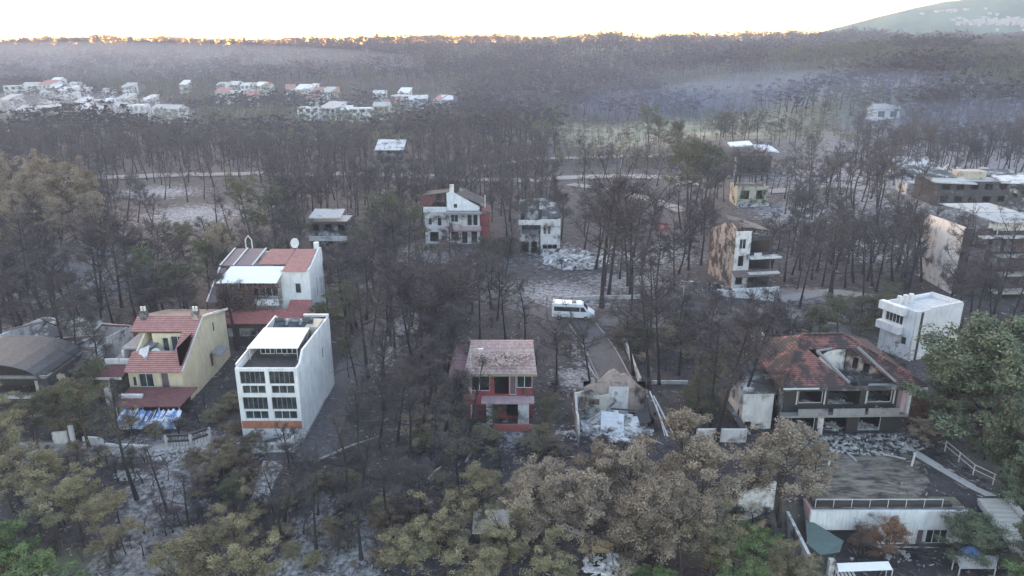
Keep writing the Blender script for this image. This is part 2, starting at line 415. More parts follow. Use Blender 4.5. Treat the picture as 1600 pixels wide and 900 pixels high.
# ------------------------------------------------------------------ building kit
WHITE = wall_mat('white_plaster', (.74, .75, .77), .1)
WHITE2 = wall_mat('smoked_white_plaster', (.68, .66, .66), .45)
RUINW = wall_mat('scorched_white_plaster', (.52, .51, .50), .68)
CHAR = wall_mat('charred_plaster', (.36, .34, .33), .80)
YELL = wall_mat('cream_yellow_plaster', (.66, .57, .40), .1)
PEACH = wall_mat('peach_plaster', (.50, .41, .36), .58)
REDW = wall_mat('red_plaster', (.32, .06, .065), .5)
PINKW = wall_mat('pinkish_plaster', (.50, .36, .38), .4)
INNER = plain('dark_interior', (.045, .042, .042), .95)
FRAMEW = plain('white_frames', (.62, .62, .62), .6)
CONC = wall_mat('bare_concrete', (.27, .26, .255), .3)
ROOFFELT = plain('dark_roof_felt', (.075, .07, .068), .95, var=.5)
T_PINK = tile_mat('faded_red_tiles', (.38, .16, .15), (.50, .27, .24), .16)
T_RED = tile_mat('burnt_red_tiles', (.25, .09, .08), (.34, .15, .13), .6)
T_PALE = tile_mat('ash_covered_tiles', (.33, .17, .16), (.45, .30, .28), .22, pale=(.58, .50, .46))
T_GREY = tile_mat('grey_brown_tiles', (.17, .13, .12), (.25, .20, .19), .4)
REDSH = plain('red_sheet_roof', (.36, .13, .12), .7, var=.4)
REDSHD = plain('dark_red_sheet_roof', (.16, .06, .06), .8, var=.5)
AWN = plain('white_awning_cloth', (.80, .79, .77), .8, var=.08)
GREYM = plain('grey_metal_sheet', (.24, .24, .25), .6, var=.4)
SHEET = wall_mat('ash_grey_sheet', (.46, .45, .44), .35)
BLUEC = plain('blue_tarpaulin', (.12, .22, .46), .7)
TEAL = plain('green_shade_cloth', (.11, .16, .15), .9, var=.2)
ORNG = plain('orange_brick_band', (.42, .17, .10), .9, var=.3)
PANELM = plain('brown_roof_panel', (.15, .11, .12), .5, var=.2)
GLASS = glass_mat()
BLACK = plain('black_metal', (.03, .03, .03), .7)
LANDMARKS = []
def poke(s, lo, hi): return max(lo, min(hi, s))
class House:
    def __init__(s, name, label, loc, rz=0, foot=None, cat='house', group=None, mark=None):
        s.root = empty(name, loc, label, cat, rz, group); s.rz = rz; s.loc = loc
        if foot:
            x0, y0, x1, y1 = foot; c, sn = math.cos(rz), math.sin(rz)
            P = [(loc[0] + x * c - y * sn, loc[1] + x * sn + y * c) for x, y in ((x0, y0), (x1, y0), (x1, y1), (x0, y1))]
            AVOID.append((min(p[0] for p in P) - 1.2, min(p[1] for p in P) - 1.2, max(p[0] for p in P) + 1.2, max(p[1] for p in P) + 1.2))
        if mark: LANDMARKS.append((mark, loc[0] + (foot[0] + foot[2]) / 2, loc[1] + (foot[1] + foot[3]) / 2))
    def wall(s, a, b, z0, z1, mat, ops=(), t=.25, top=None, part='wall'):
        a = Vector(a); b = Vector(b); L = (b - a).length; d = (b - a) / L; nrm = Vector((d.y, -d.x))
        xs = {0, L}; zs = {z0, z1}
        for o in ops: xs |= {poke(o[0], .02, L - .02), poke(o[2], .02, L - .02)}; zs |= {o[1], o[3]}
        if top: xs |= {poke(q, 0, L) for q, _ in top}
        xs = sorted(xs); zs = sorted(zs)
        def tz(x):
            if not top: return z1
            for (p, q), (p2, q2) in zip(top, top[1:]):
                if p <= x <= p2: return q + (q2 - q) * (x - p) / (p2 - p if p2 > p else 1)
            return top[-1][1]
        def P(i, k, dep):
            x = xs[i]; z = tz(x) if k == len(zs) - 1 else zs[k]; q = a + d * x - nrm * dep
            return (q.x, q.y, z)
        def solid(i, k):
            if i < 0 or k < 0 or i >= len(xs) - 1 or k >= len(zs) - 1: return False
            cx = (xs[i] + xs[i + 1]) / 2; cz = (zs[k] + zs[k + 1]) / 2
            return not any(o[0] < cx < o[2] and o[1] < cz < o[3] for o in ops)
        mb = MB()
        for i in range(len(xs) - 1):
            for k in range(len(zs) - 1):
                if not solid(i, k): continue
                mb.quad(P(i, k, 0), P(i + 1, k, 0), P(i + 1, k + 1, 0), P(i, k + 1, 0))
                mb.quad(P(i + 1, k, t), P(i, k, t), P(i, k + 1, t), P(i + 1, k + 1, t))
                if not solid(i - 1, k): mb.quad(P(i, k, t), P(i, k, 0), P(i, k + 1, 0), P(i, k + 1, t))
                if not solid(i + 1, k): mb.quad(P(i + 1, k, 0), P(i + 1, k, t), P(i + 1, k + 1, t), P(i + 1, k + 1, 0))
                if not solid(i, k + 1): mb.quad(P(i, k + 1, 0), P(i + 1, k + 1, 0), P(i + 1, k + 1, t), P(i, k + 1, t))
                if not solid(i, k - 1): mb.quad(P(i, k, t), P(i + 1, k, t), P(i + 1, k, 0), P(i, k, 0))
        mb.build(part, mat, s.root)
        for o in ops:
            ty = o[4] if len(o) > 4 else 'g'
            if ty == 'v': continue
            nxm = o[5] if len(o) > 5 else 2; nz = o[6] if len(o) > 6 else 1; fm = o[7] if len(o) > 7 else FRAMEW
            def W(x, z, dep): q = a + d * x - nrm * dep; return (q.x, q.y, z)
            fr = MB(); fw = o[8] if len(o) > 8 else .07
            def fbar(xa, za, xb, zb): fr.hexa([W(xa, za, .16), W(xb, za, .16), W(xb, za, .09), W(xa, za, .09)], [W(xa, zb, .16), W(xb, zb, .16), W(xb, zb, .09), W(xa, zb, .09)])
            x0, q0, x1, q1 = o[0] + .004, o[1] + .004, o[2] - .004, o[3] - .004
            fbar(x0, q0, x1, q0 + fw); fbar(x0, q1 - fw, x1, q1)
            for j in range(nxm + 1):
                x = x0 + (x1 - x0 - fw) * j / nxm; fbar(x, q0 + fw, x + fw, q1 - fw)
            for j in range(1, nz):
                z = q0 + (q1 - q0) * j / nz; fbar(x0 + fw, z, x1 - fw, z + fw * .7)
            if ty == 'd':
                f = fr.build('door', fm, s.root)
                MB().hexa([W(x0 + fw, q0 + fw, .15), W(x1 - fw, q0 + fw, .15), W(x1 - fw, q0 + fw, .12), W(x0 + fw, q0 + fw, .12)], [W(x0 + fw, q1 - fw, .15), W(x1 - fw, q1 - fw, .15), W(x1 - fw, q1 - fw, .12), W(x0 + fw, q1 - fw, .12)]).build('panel', PANELM, f)
                continue
            f = fr.build('window', fm, s.root)
            if ty == 'g':
                MB().hexa([W(x0 + .02, q0 + .02, .14), W(x1 - .02, q0 + .02, .14), W(x1 - .02, q0 + .02, .12), W(x0 + .02, q0 + .02, .12)], [W(x0 + .02, q1 - .02, .14), W(x1 - .02, q1 - .02, .14), W(x1 - .02, q1 - .02, .12), W(x0 + .02, q1 - .02, .12)]).build('pane', GLASS, f)
    def box(s, part, mat, *c): return MB().box(*c).build(part, mat, s.root)
    def plate(s, part, mat, pts, t=.15): return MB().plate(pts, t).build(part, mat, s.root)
    def mesh(s, part, mat, mb): return mb.build(part, mat, s.root)
    def shell(s, x0, y0, x1, y1, z0, z1, mat, front=(), right=(), left=(), back=(), t=.25, top=None, rtop=None):
        s.wall((x0, y0), (x1, y0), z0, z1, mat, front, t); s.wall((x1, y0 + t + .003), (x1, y1 - t - .003), z0, z1, mat, right, t, rtop)
        s.wall((x1, y1), (x0, y1), z0, z1, mat, back, t)
        lt = [(((y1 - y0) - 2 * t - q), z) for q, z in reversed(rtop)] if rtop else None
        s.wall((x0, y1 - t - .003), (x0, y0 + t + .003), z0, z1, mat, left, t, lt)
def rubble(parent_or_none, name, mat, cx, cy, cz, rx, ry, hgt, n, smax, seed, label=None, group=None, zf=None):
    r = random.Random(seed); mb = MB()
    for _ in range(n):
        a = r.uniform(0, 6.283); q = math.sqrt(r.random()); x = cx + rx * q * math.cos(a); y = cy + ry * q * math.sin(a)
        s = smax * r.random() ** 1.7 + .06; l = s * r.uniform(1, 3.2); t = s * r.uniform(.15, .7)
        z = (zf(x, y) if zf else cz) + hgt * (1 - q) ** .8 * r.random() + t * .3
        ax = Vector((r.gauss(0, 1), r.gauss(0, 1), r.gauss(0, .35))).normalized(); c0 = Vector((x, y, z))
        mb.bar(c0 - ax * l / 2, c0 + ax * l / 2, s, t)
    o = mb.build(name, mat, parent_or_none)
    if not parent_or_none: setp(o, label, 'rubble', group, 'stuff')
    return o

# ---- white house with the window grid
H = House('white_terrace_house', 'tall white house with a grid of dark windows and an orange brick band', (-30.3, 73.2, 0), 0, (0, 0, 6.9, 15), mark='the window grid house')
ops = []
for s0 in (.45, 3.65):
    s1 = s0 + 2.75
    for zz in (0, 3.12):
        ops.append((s0, 4.0 + zz, s1, 5.5 + zz, 'g', 5, 1, GREYM, .045)); ops.append((s0 + .1, 2.8 + zz, s1 - .05, 3.8 + zz, 'g', 3, 1, FRAMEW, .06))
H.wall((0, 0), (6.8, 0), -1.5, 9.0, WHITE, ops)
H.box('brick_band', ORNG, .1, -.12, 1.7, 6.75, -.002, 2.6)
H.wall((6.8, .25), (6.8, 14.75), -1.5, 9.0, WHITE, [(.5, 6.0, .9, 8.2, 'g', 1), (.5, 2.9, .9, 5.0, 'g', 1), (10, 5.5, 11, 7, 'g', 2)], top=[(0, 9.0), (1.2, 9.0), (2.6, 10.0), (14.5, 9.6)])
H.wall((6.8, 15), (0, 15), -1.5, 9.2, WHITE); H.wall((0, 14.75), (0, .25), -1.5, 9.0, WHITE, top=[(0, 9.6), (13, 9.2), (14.5, 9.0)])
H.box('terrace_floor', ROOFFELT, .25, .25, 8.3, 6.55, 14.7, 8.45)
H.wall((1.0, 4.6), (6.0, 4.6), 8.46, 9.9, CHAR, [(.3, 8.7, 2.0, 9.8, 'g', 3), (2.1, 8.7, 4.6, 9.8, 'g', 4)], t=.2, part='roof_room_wall')
H.wall((6.0, 4.805), (6.0, 9.0), 8.46, 10.1, RUINW, t=.2, part='roof_room_wall'); H.wall((1.0, 9.0), (1.0, 4.805), 8.46, 10.1, RUINW, t=.2, part='roof_room_wall')
H.plate('awning', AWN, [(.25, 3.4, 9.95), (6.05, 3.4, 9.95), (6.15, 8.2, 10.6), (.75, 8.2, 10.6)], .06)
for x in (.5, 5.9):
    H.mesh('awning_post', FRAMEW, MB().tube([(x, 3.5, 8.45), (x, 3.5, 9.9)], .05, 6))
for i in range(3): H.mesh('solar_panel', GLASS, MB().plate([(.9 + i * 1.7, 9.6, 9.1), (2.3 + i * 1.7, 9.6, 9.1), (2.3 + i * 1.7, 11.6, 10.1), (.9 + i * 1.7, 11.6, 10.1)], .08))
for i in range(3): H.mesh('water_tank', RUINW, MB().tube([(.95 + i * 1.7, 11.8, 10.2), (2.2 + i * 1.7, 11.8, 10.2)], .28, 10))
H.box('stair_hatch', wall_mat('stained_beige', (.5, .46, .36), .3), 5.0, 10.2, 8.45, 6.5, 13, 9.9)
H.mesh('parapet_rail', FRAMEW, MB().bar((.1, .3, 9.3), (.1, 14.5, 9.7), .18, .25).bar((3.6, 14.8, 9.75), (6.8, 14.8, 9.75), .3))
H.box('porch_slab', WHITE2, .2, -2.2, -.6, 6.5, -.13, .55); H.box('porch_wall', WHITE2, .2, -2.45, -.6, 6.5, -2.203, 1.15); H.box('porch_post', WHITE2, 6.2, -2.45, 1.153, 6.5, -2.2, 2.0)

# ---- yellow house
H = House('yellow_gable_house', 'cream yellow house with faded red tile roof around a sunken roof terrace', (-50.3, 82, 0), 0, (0, -5, 10, 15), mark='the yellow house')
RZ = lambda y: 4.9 + .571 * y
H.wall((3.2, 0), (9.8, 0), -3, 4.8, YELL, [(.4, 2.6, .9, 3.9, 'g', 1), (1.2, 2.5, 3.0, 4.3, 'g', 2), (3.9, 1.9, 4.9, 4.4, 'd', 1)])
H.wall((9.8, .25), (9.8, 14.75), -3, 4.8, YELL, [(5.3, 6.6, 5.6, 7.6, 'g', 1), (6.4, 6.9, 6.7, 7.9, 'g', 1), (10.2, 5.6, 10.9, 7.0, 'g', 1), (8.2, 1.2, 9.3, 3.2, 'd', 1)], top=[(0, 4.9), (7, 8.85), (14.5, 7.2)])
H.wall((9.8, 15), (3.2, 15), -3, 7.1, YELL); H.wall((3.2, 14.75), (3.2, .25), -3, 4.8, YELL, top=[(0, 7.2), (7.5, 8.85), (14.5, 4.9)])
H.plate('roof', T_PINK, [(3.0, -.5, RZ(-.5) + .2), (10.05, -.5, RZ(-.5) + .2), (10.05, 2.2, RZ(2.2) + .2), (3.0, 2.2, RZ(2.2) + .2)])
H.plate('roof', T_PINK, [(8.2, 2.203, RZ(2.2) + .2), (10.05, 2.203, RZ(2.2) + .2), (10.05, 4.9, RZ(4.9) + .2), (8.2, 4.9, RZ(4.9) + .2)])
H.plate('roof', T_PINK, [(1.6, 4.903, RZ(4.9) + .2), (10.05, 4.903, RZ(4.9) + .2), (10.05, 7.2, RZ(7.2) + .2), (1.6, 7.2, RZ(7.2) + .2)])
H.plate('roof', T_GREY, [(1.6, 7.203, RZ(7.2) + .2), (10.05, 7.203, RZ(7.2) + .2), (10.05, 15.3, 7.25), (1.6, 15.3, 7.25)])
H.mesh('verge_board', FRAMEW, MB().bar((10.12, 7.2, 9.15), (10.12, 15.3, 7.3), .14, .3).bar((10.12, 7.2, 9.15), (10.12, -.5, 4.75), .1, .22))
H.box('terrace_floor', CONC, 3.5, 2.4, 3.9, 9.5, 5.1, 4.1)
H.wall((4.2, 5.1), (9.5, 5.1), 4.1, 7.6, YELL, [(1.2, 4.4, 2.0, 7.0, 'g', 1), (2.3, 4.3, 4.9, 7.2, 'g', 3)], part='terrace_wall')
H.wall((3.2, 2.3), (8.2, 2.3), 4.1, 6.3, WHITE2, t=.15, part='terrace_parapet')
mb = MB().tube([(5.6, 2.9, 5.9), (5.65, 2.72, 5.95), (5.7, 2.5, 6.0)], [.1, .45, .62], 16); H.mesh('satellite_dish', FRAMEW, mb)
H.mesh('balcony_wall', WHITE2, MB().hexa([(3.9, .9, 4.9), (5.2, .9, 5.6), (5.2, 1.05, 5.6), (3.9, 1.05, 4.9)], [(3.9, 2.2, 6.6), (5.2, 2.2, 7.1), (5.2, 2.4, 7.1), (3.9, 2.4, 6.6)]))
for x, t_ in ((2.2, 0), (8.9, 1)):
    c_ = H.box('chimney', PEACH if t_ else RUINW, x, 6.6, 7.9, x + .8, 7.4, 10.0)
    for k in range(2): MB().tube([(x + .22 + .4 * k, 7, 10), (x + .22 + .4 * k, 7, 10.55)], .15, 8).build('chimney_pot', FRAMEW, c_)
H.plate('flat_roof', GREYM, [(.8, 3.6, 6.15), (4.4, 3.6, 6.15), (5.8, 7.6, 6.75), (1.4, 7.6, 6.75)], .2)
H.box('balcony', WHITE2, -.4, 1.7, 4.7, 3.0, 1.95, 5.5); H.box('wing_wall', WHITE2, 1.0, 3.2, -3, 1.25, 7.4, 6.0); H.box('wing_floor', CONC, -.3, 1.96, 4.5, 3.1, 7.4, 4.7)
H.plate('lean_roof', REDSHD, [(-1.0, -1.0, 4.2), (2.9, -1.0, 4.2), (2.9, 1.6, 4.85), (-.2, 1.6, 4.85)], .12)
H.mesh('fascia', FRAMEW, MB().bar((-1.05, -1.08, 4.15), (2.9, -1.08, 4.15), .1, .28)); H.box('wing_pier', WHITE2, .3, -.7, -3, 1.0, -.4, 4.0)
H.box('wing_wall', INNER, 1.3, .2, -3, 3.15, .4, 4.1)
H.plate('porch_roof', REDSHD, [(3.4, -4.7, 2.25), (11.3, -4.7, 2.25), (11.9, -.8, 2.9), (3.6, -.8, 2.9)], .12)
for x in (3.7, 6.2, 8.7, 11.1): H.mesh('porch_post', FRAMEW, MB().tube([(x, -4.5, -2), (x, -4.5, 2.2)], .07, 6))
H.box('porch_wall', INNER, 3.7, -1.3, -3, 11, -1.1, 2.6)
H.plate('door_canopy', GREYM, [(10.08, 8.3, 3.6), (11.3, 8.0, 3.2), (11.3, 11.2, 3.2), (10.08, 11.0, 3.6)], .1)
x, y, z = at(212, 612); setp(MB().box(-46.9, 78.9, 1.2, -44.2, 79.4, 2.9).build('planter_wall', WHITE2), 'short white garden wall beside the dark red porch roof', 'wall')
mb = MB(); r2 = random.Random(5)
for k in range(26):
    x0 = -45.6 + k * .27; mb.quad((x0, 75.2, 1.3 + r2.uniform(-.15, .15)), (x0 + .29, 75.2, 1.3 + r2.uniform(-.15, .15)), (x0 + .29, 76.9 + r2.uniform(-.2, .2), 2.0 + r2.uniform(-.35, .2)), (x0, 76.9, 2.0 + r2.uniform(-.35, .2)))
    mb.quad((x0, 74.9, .6), (x0 + .29, 74.9 + r2.uniform(-.1, .1), .6), (x0 + .29, 75.2, 1.32), (x0, 75.2, 1.32))
tm, nt, b = new_mat('blue_white_tarpaulin'); c = mix(nt, noise_fac(nt, 1.1, .45, .55, detail=6), (.14, .24, .50), (.62, .64, .68)); nt.links.new(c, b.inputs['Base Color'])
setp(mb.build('tarpaulin', tm), 'crumpled blue and white tarpaulin in front of the yellow house', 'tarpaulin')

# ---- white and red house behind
H = House('vine_covered_house', 'white house with red sheet roofs, white awning and dead vine over its front', (-43.6, 104.8, 0), 0, (-1, -3, 13.4, 9), mark='the vine covered house')
H.wall((8.9, 0), (13.2, 0), -2, 10.8, WHITE, [(2.0, 7.1, 2.9, 8.7, 'g', 1)]); H.wall((13.2, .25), (13.2, 8), -2, 10.8, WHITE, [(1.2, 5.8, 1.7, 7.4, 'g', 1), (3.4, 5.3, 4.1, 8.4, 'g', 1), (5.7, 5, 6.4, 7.8, 'g', 1), (3.2, 9.3, 3.7, 10.4, 'g', 1)], top=[(0, 10.8), (1.5, 11.0), (6.5, 12.4), (7.75, 12.2)])
H.wall((0, .0), (8.897, 0), -2, 9.8, WHITE2, [(2.5, 6.6, 8.3, 8.8, 'g', 6), (1, 6.6, 2.2, 8.8, 'v')]); H.wall((0, 8), (0, .25), -2, 9.8, WHITE2); H.wall((13.2, 8.25), (0, 8.25), -2, 11.5, WHITE2)
H.box('floor', CONC, .3, .3, 6.0, 12.9, 7.9, 6.2)
H.plate('roof', T_PINK, [(9.3, -.4, 10.75), (12.9, -.4, 10.75), (12.9, 6.5, 12.3), (9.6, 6.5, 12.3)], .12)
H.plate('roof', T_PINK, [(4.9, 2.3, 11.1), (9.2, 2.3, 11.1), (9.5, 6.5, 12.3), (5.6, 6.5, 12.3)], .12)
for i, (xa, xb) in enumerate(((-.3, 1.6), (1.75, 4.4))): H.plate('roof_panel', PANELM, [(xa - .3, 2.0, 10.9), (xb - .3, 2.0, 10.9), (xb + .5, 6.8, 12.3), (xa + .5, 6.8, 12.3)], .1)
for x in (-.5, 1.5, 4.4): H.mesh('roof_edge', FRAMEW, MB().bar((x - .25, 1.9, 11.0), (x + .45, 6.8, 12.4), .2, .12))
H.plate('awning', AWN, [(.1, -2.4, 9.5), (9.0, -2.4, 9.5), (9.3, 1.6, 10.9), (1.0, 1.6, 10.9)], .06)
H.plate('side_roof', PANELM, [(-1.4, -2.6, 6.6), (.3, -2.6, 6.6), (.2, 1.8, 10.6), (-.7, 1.8, 10.6)], .1); H.mesh('roof_edge', FRAMEW, MB().bar((-1.5, -2.7, 6.7), (-.8, 1.8, 10.7), .22, .14))
H.box('balcony', WHITE, .2, -2.1, 5.9, 8.9, -1.9, 6.8); H.box('balcony_floor', CONC, .2, -1.897, 5.7, 8.9, -.003, 5.95)
H.plate('lower_roof', REDSH, [(-.2, -4.6, 4.0), (11.2, -4.6, 4.0), (10.0, -2.2, 5.3), (-.2, -2.2, 5.3)], .12)
H.plate('lower_roof', REDSH, [(11.25, -4.6, 4.0), (13.4, -1.8, 4.8), (13.4, -.05, 6.1), (10.03, -.05, 6.1), (10.03, -2.2, 5.3)], .12)
H.mesh('satellite_dish', FRAMEW, MB().tube([(9.5, 7.6, 12.9), (9.4, 7.4, 13.0), (9.3, 7.1, 13.1)], [.1, .5, .8], 14).tube([(9.5, 7.6, 11.5), (9.5, 7.6, 13)], .07, 6))
H.mesh('roof_frame', FRAMEW, MB().tube([(1.4, 7.5, 12), (1.4, 7.5, 13.5), (1.9, 7.5, 14.2), (2.4, 7.5, 13.5), (2.4, 7.5, 12)], .1, 6)); H.box('chimney', WHITE, 12.3, 6.9, 12, 13, 7.6, 13.2)
H.wall((0, -4), (12.8, -4), -2, 3.8, CHAR, [(.5, 0, 2.5, 3, 'v'), (3.2, 0, 6, 3, 'v'), (7, 0, 10, 3.2, 'v')])
vine = []; 
for k in range(5200):
    x = R.uniform(.0, 9.3) ** 1; y = -2.35 + R.gauss(0, .18); z = 9.3 - 4.9 * R.random() ** .8
    if x > 5.4 and z < 8.7 and R.random() < .92: continue
    vine.append((x, y, z))
VIN = [(p, Vector((R.gauss(0, 1), R.gauss(0, 1), R.gauss(0, 1))).normalized(), Vector((R.gauss(0, 1), R.gauss(0, 1), R.gauss(0, 1))).normalized()) for p in vine]
vv = []; ff = []
for p, a_, b_ in VIN:
    i = len(vv); p = Vector(p); a_ = a_ * .16; b_ = b_ * .09; vv += [p - a_ - b_, p + a_ - b_, p + a_ + b_, p - a_ + b_]; ff.append((i, i + 1, i + 2, i + 3))
vo = np_mesh('vine', vv, ff, leaf_mat('dead_vine_leaves', (.10, .06, .055), (.17, .11, .095), (.13, .12, .07)), tint=np.random.RandomState(1).rand(len(ff))); vo.location = (-43.6, 104.8, 0)
setp(vo, 'dead brown vine hanging over the balconies of the white house', 'vine')

# ---- red burnt house
H = House('red_burnt_house', 'burnt two storey red house under an ash covered tile roof', (-6.6, 78.6, 0), 0, (0, -3.5, 9.2, 8), mark='the burnt red house')
H.wall((1.3, 0), (9.1, 0), -1.5, 6.1, REDW, [(.2, 3.6, 2.7, 5.6, 'f', 2), (3.2, 3.2, 4.9, 5.8, 'v'), (5.0, 3.1, 5.8, 5.8, 'd', 1), (5.85, 4.0, 7.7, 5.7, 'g', 2), (4.6, .3, 6.7, 2.5, 'v')])
H.wall((9.1, .25), (9.1, 7.75), -1.5, 6.1, REDW, [(2, 3.8, 3.4, 5.4, 'g', 2)]); H.wall((9.1, 8), (1.3, 8), -1.5, 6.1, REDW); H.wall((1.3, 7.75), (1.3, .25), -1.5, 6.1, REDW)
H.box('floor', INNER, 1.6, .3, 2.8, 8.8, 7.7, 3.0)
H.plate('roof', T_PALE, [(1.0, -.7, 6.2), (9.5, -.7, 6.2), (9.2, 5.6, 7.7), (1.5, 5.6, 7.7)], .2); H.plate('roof', T_PALE, [(1.5, 5.603, 7.7), (9.2, 5.603, 7.7), (9.4, 8.8, 6.6), (1.0, 8.8, 6.6)], .2)
H.mesh('eave_board', wall_mat('olive_board', (.27, .25, .18), .3), MB().bar((.9, -.8, 6.05), (9.55, -.8, 6.05), .12, .3))
H.plate('side_roof', tile_mat('plum_tiles', (.20, .11, .12), (.28, .17, .17), .3), [(-.9, -.5, 5.7), (.95, -.5, 5.7), (1.2, 5.8, 7.3), (-.3, 5.8, 7.3)], .15)
rubble(H.root, 'roof_debris', tile_mat('broken_pale_tiles', (.42, .30, .27), (.55, .46, .42), .1), 5.3, 2.4, 7.0, 3.9, 2.8, .25, 420, .22, 77)
H.wall((-.2, .2), (1.2, .2), -1.5, 5.5, CHAR, [(.3, 3.2, 1.1, 5.2, 'v')]); H.wall((-.2, 7), (-.2, .45), -1.5, 5.5, CHAR)
H.box('balcony_floor', PINKW, 3.0, -1.7, 2.75, 9.2, -.003, 3.0); H.box('pier', WHITE2, 3.6, -1.5, -1.2, 4.3, -1.2, 2.747); H.box('pier', WHITE2, 7.3, -1.5, -1.2, 8.6, -1.2, 2.747)
H.box('terrace_wall', plain('terracotta_wall', (.40, .14, .12), .9), 4.4, -3.2, -1, 9.0, -3.0, .9); H.box('balcony_wall', REDW, .9, -1.2, 2.5, 3.0, -1.0, 3.7)

for k_, (px_, py_, n_, rx_, lab_) in enumerate(((205, 742, 120, 1.8, 'small heap of pale rubble beside the black trunk below the dusty path'), (270, 708, 160, 2.6, 'grey and white rubble lying below the dark iron fence'), (668, 668, 120, 2.0, 'pale debris under the brown bushes beside the burnt red house'), (330, 712, 80, 2.2, 'scattered stones on the pale path before the window grid house'), (1400, 868, 60, 1.6, 'loose debris on the yard before the roof garden house'))):
    x_, y_, z_ = at(px_, py_); rubble(None, 'rubble', SHEET, x_, y_, z_, rx_, rx_ * .6, .35, n_, .22, 120 + k_, lab_, zf=h)

# ---- roofless ruin
H = House('roofless_ruin', 'pale roofless ruin with a rusty gable and white rubble inside', (7.4, 75.2, 0), 0, (-.5, -3, 9.5, 8), mark='the pale roofless ruin')
H.wall((1.2, 4.6), (8.6, 4.6), -1.5, 4.2, wall_mat('rusty_gable', (.46, .36, .32), .5), [(3.6, 4.0, 4.3, 4.19, 'v')], top=[(0, 3.6), (1.1, 4.3), (1.5, 4.1), (3.0, 5.6), (3.6, 5.9), (4.4, 5.2), (4.9, 5.3), (6.2, 4.2), (7.4, 3.3)], part='gable_wall')
H.wall((4.2, 4.3), (6.6, 4.3), -1, 3.7, WHITE2, t=.2)
H.wall((.0, 3.2), (4.1, 3.2), -1.5, 3.5, wall_mat('ruin_beige', (.54, .52, .47), .5), [(.5, 1.2, 1.3, 3.0, 'v'), (1.7, 1.8, 3.0, 2.7, 'v')], top=[(0, 3.4), (2, 3.9), (3, 3.0), (4.1, 3.3)])
H.wall((0, 4.5), (0, -2.2), -1.5, 3.4, wall_mat('ruin_beige', (.54, .52, .47), .5), top=[(0, 3.4), (2, 3.2), (3.8, 2.2), (5, 2.5), (6.7, 1.2)])
H.wall((8.8, -.5), (8.8, 4.3), -1.5, 3, RUINW, [(1.5, .6, 2.6, 2, 'v')], top=[(0, 1.2), (2, 2.8), (4.8, 3.4)])
H.wall((.25, -2.2), (4.4, -2.2), -1.5, 1.2, RUINW, top=[(0, .9), (1.5, .2), (2.6, 1.0), (4.15, -.2)])
H.plate('fallen_slab', wall_mat('pale_slab', (.6, .62, .65), .0), [(2.6, -1.6, .4), (5.2, -1.9, .3), (5.6, .9, 1.9), (3.0, 1.4, 2.1)], .18); H.plate('fallen_slab', WHITE2, [(5.4, -1.4, .3), (7.4, -1.2, .7), (7.2, 1.2, 1.5), (5.7, 1.0, 1.4)], .15); H.plate('fallen_slab', RUINW, [(6.9, .2, .9), (8.6, -.4, 1.7), (8.5, 2.4, 2.2), (7.0, 2.2, 1.2)], .15)
H.mesh('fallen_beam', RUINW, MB().bar((1.3, .5, 1.0), (4.6, 2.0, 2.8), .18).bar((4.5, 3.6, 1.2), (7.9, .3, 2.6), .14)); rubble(H.root, 'rubble', WHITE2, 4.6, .6, .1, 4.0, 3.2, 1.6, 620, .5, 3)
H.mesh('leaning_post', FRAMEW, MB().bar((9.0, 3.8, 3.4), (10.4, -1.2, 0), .14).bar((9.4, 3.4, 3), (11.2, -1, 0), .14).bar((9.6, 2.6, 2.3), (10.1, -1.1, 0), .1))

# ---- big burnt house on the right
H = House('red_roof_burnt_villa', 'large charred villa with red tiled hip roof broken open over its front', (31, 75.2, 0), math.radians(1.5), (-5, -2, 14.5, 12), mark='the charred red roofed villa')
E2, RY, RT = 6.5, 5.6, 9.9
wins = [(1.6, 3.7, 4.4, 5.9, 'f', 1), (5.0, 3.4, 8.7, 6.0, 'v'), (9.6, 3.7, 12.4, 5.9, 'f', 1), (1.1, .1, 3.9, 2.3, 'f', 1), (4.9, .1, 7.6, 2.4, 'v'), (9.0, .1, 11.6, 2.3, 'f', 1)]
H.wall((0, 0), (13.6, 0), -1.5, E2 - .15, wall_mat('blackened_front', (.34, .33, .32), .93, (.022, .02, .02)), wins); H.wall((13.6, .25), (13.6, 10.75), -1.5, E2 - .15, RUINW, [(3, 3.6, 5, 5.6, 'v')]); H.wall((13.6, 11), (0, 11), -1.5, E2 - .15, CHAR); H.wall((0, 10.75), (0, .25), -1.5, E2 - .15, RUINW, [(4, 3.6, 5.5, 5.6, 'v')])
H.box('floor', wall_mat('ashy_floor', (.30, .29, .29), .5), .3, .3, 2.7, 13.3, 10.7, 2.95); H.box('attic_floor', wall_mat('ashy_floor', (.30, .29, .29), .5), .3, .3, 6.0, 13.3, 10.7, 6.2)
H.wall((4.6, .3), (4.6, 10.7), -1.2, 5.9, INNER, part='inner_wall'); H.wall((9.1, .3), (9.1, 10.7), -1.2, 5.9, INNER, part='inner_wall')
H.box('pier', WHITE2, 4.05, -.35, -1.2, 4.75, -.01, 2.5); H.box('pier', FRAMEW, 13.62, -1.2, 2.6, 13.9, -.8, 6.1); H.box('side_wing', PINKW, 13.0, -.9, 2.9, 13.55, -.02, 6.1)
for x0, x1 in ((1.4, 4.6), (9.4, 12.6)): H.mesh('window_surround', FRAMEW, MB().bar((x0, -.06, 6.0), (x1, -.06, 6.0), .1, .2).bar((x0, -.06, 3.6), (x0, -.06, 5.9), .14, .1).bar((x1, -.06, 3.6), (x1, -.06, 5.9), .14, .1))
H.box('balcony_floor', CONC, -.6, -1.3, 2.55, 13.9, -.36, 2.8)
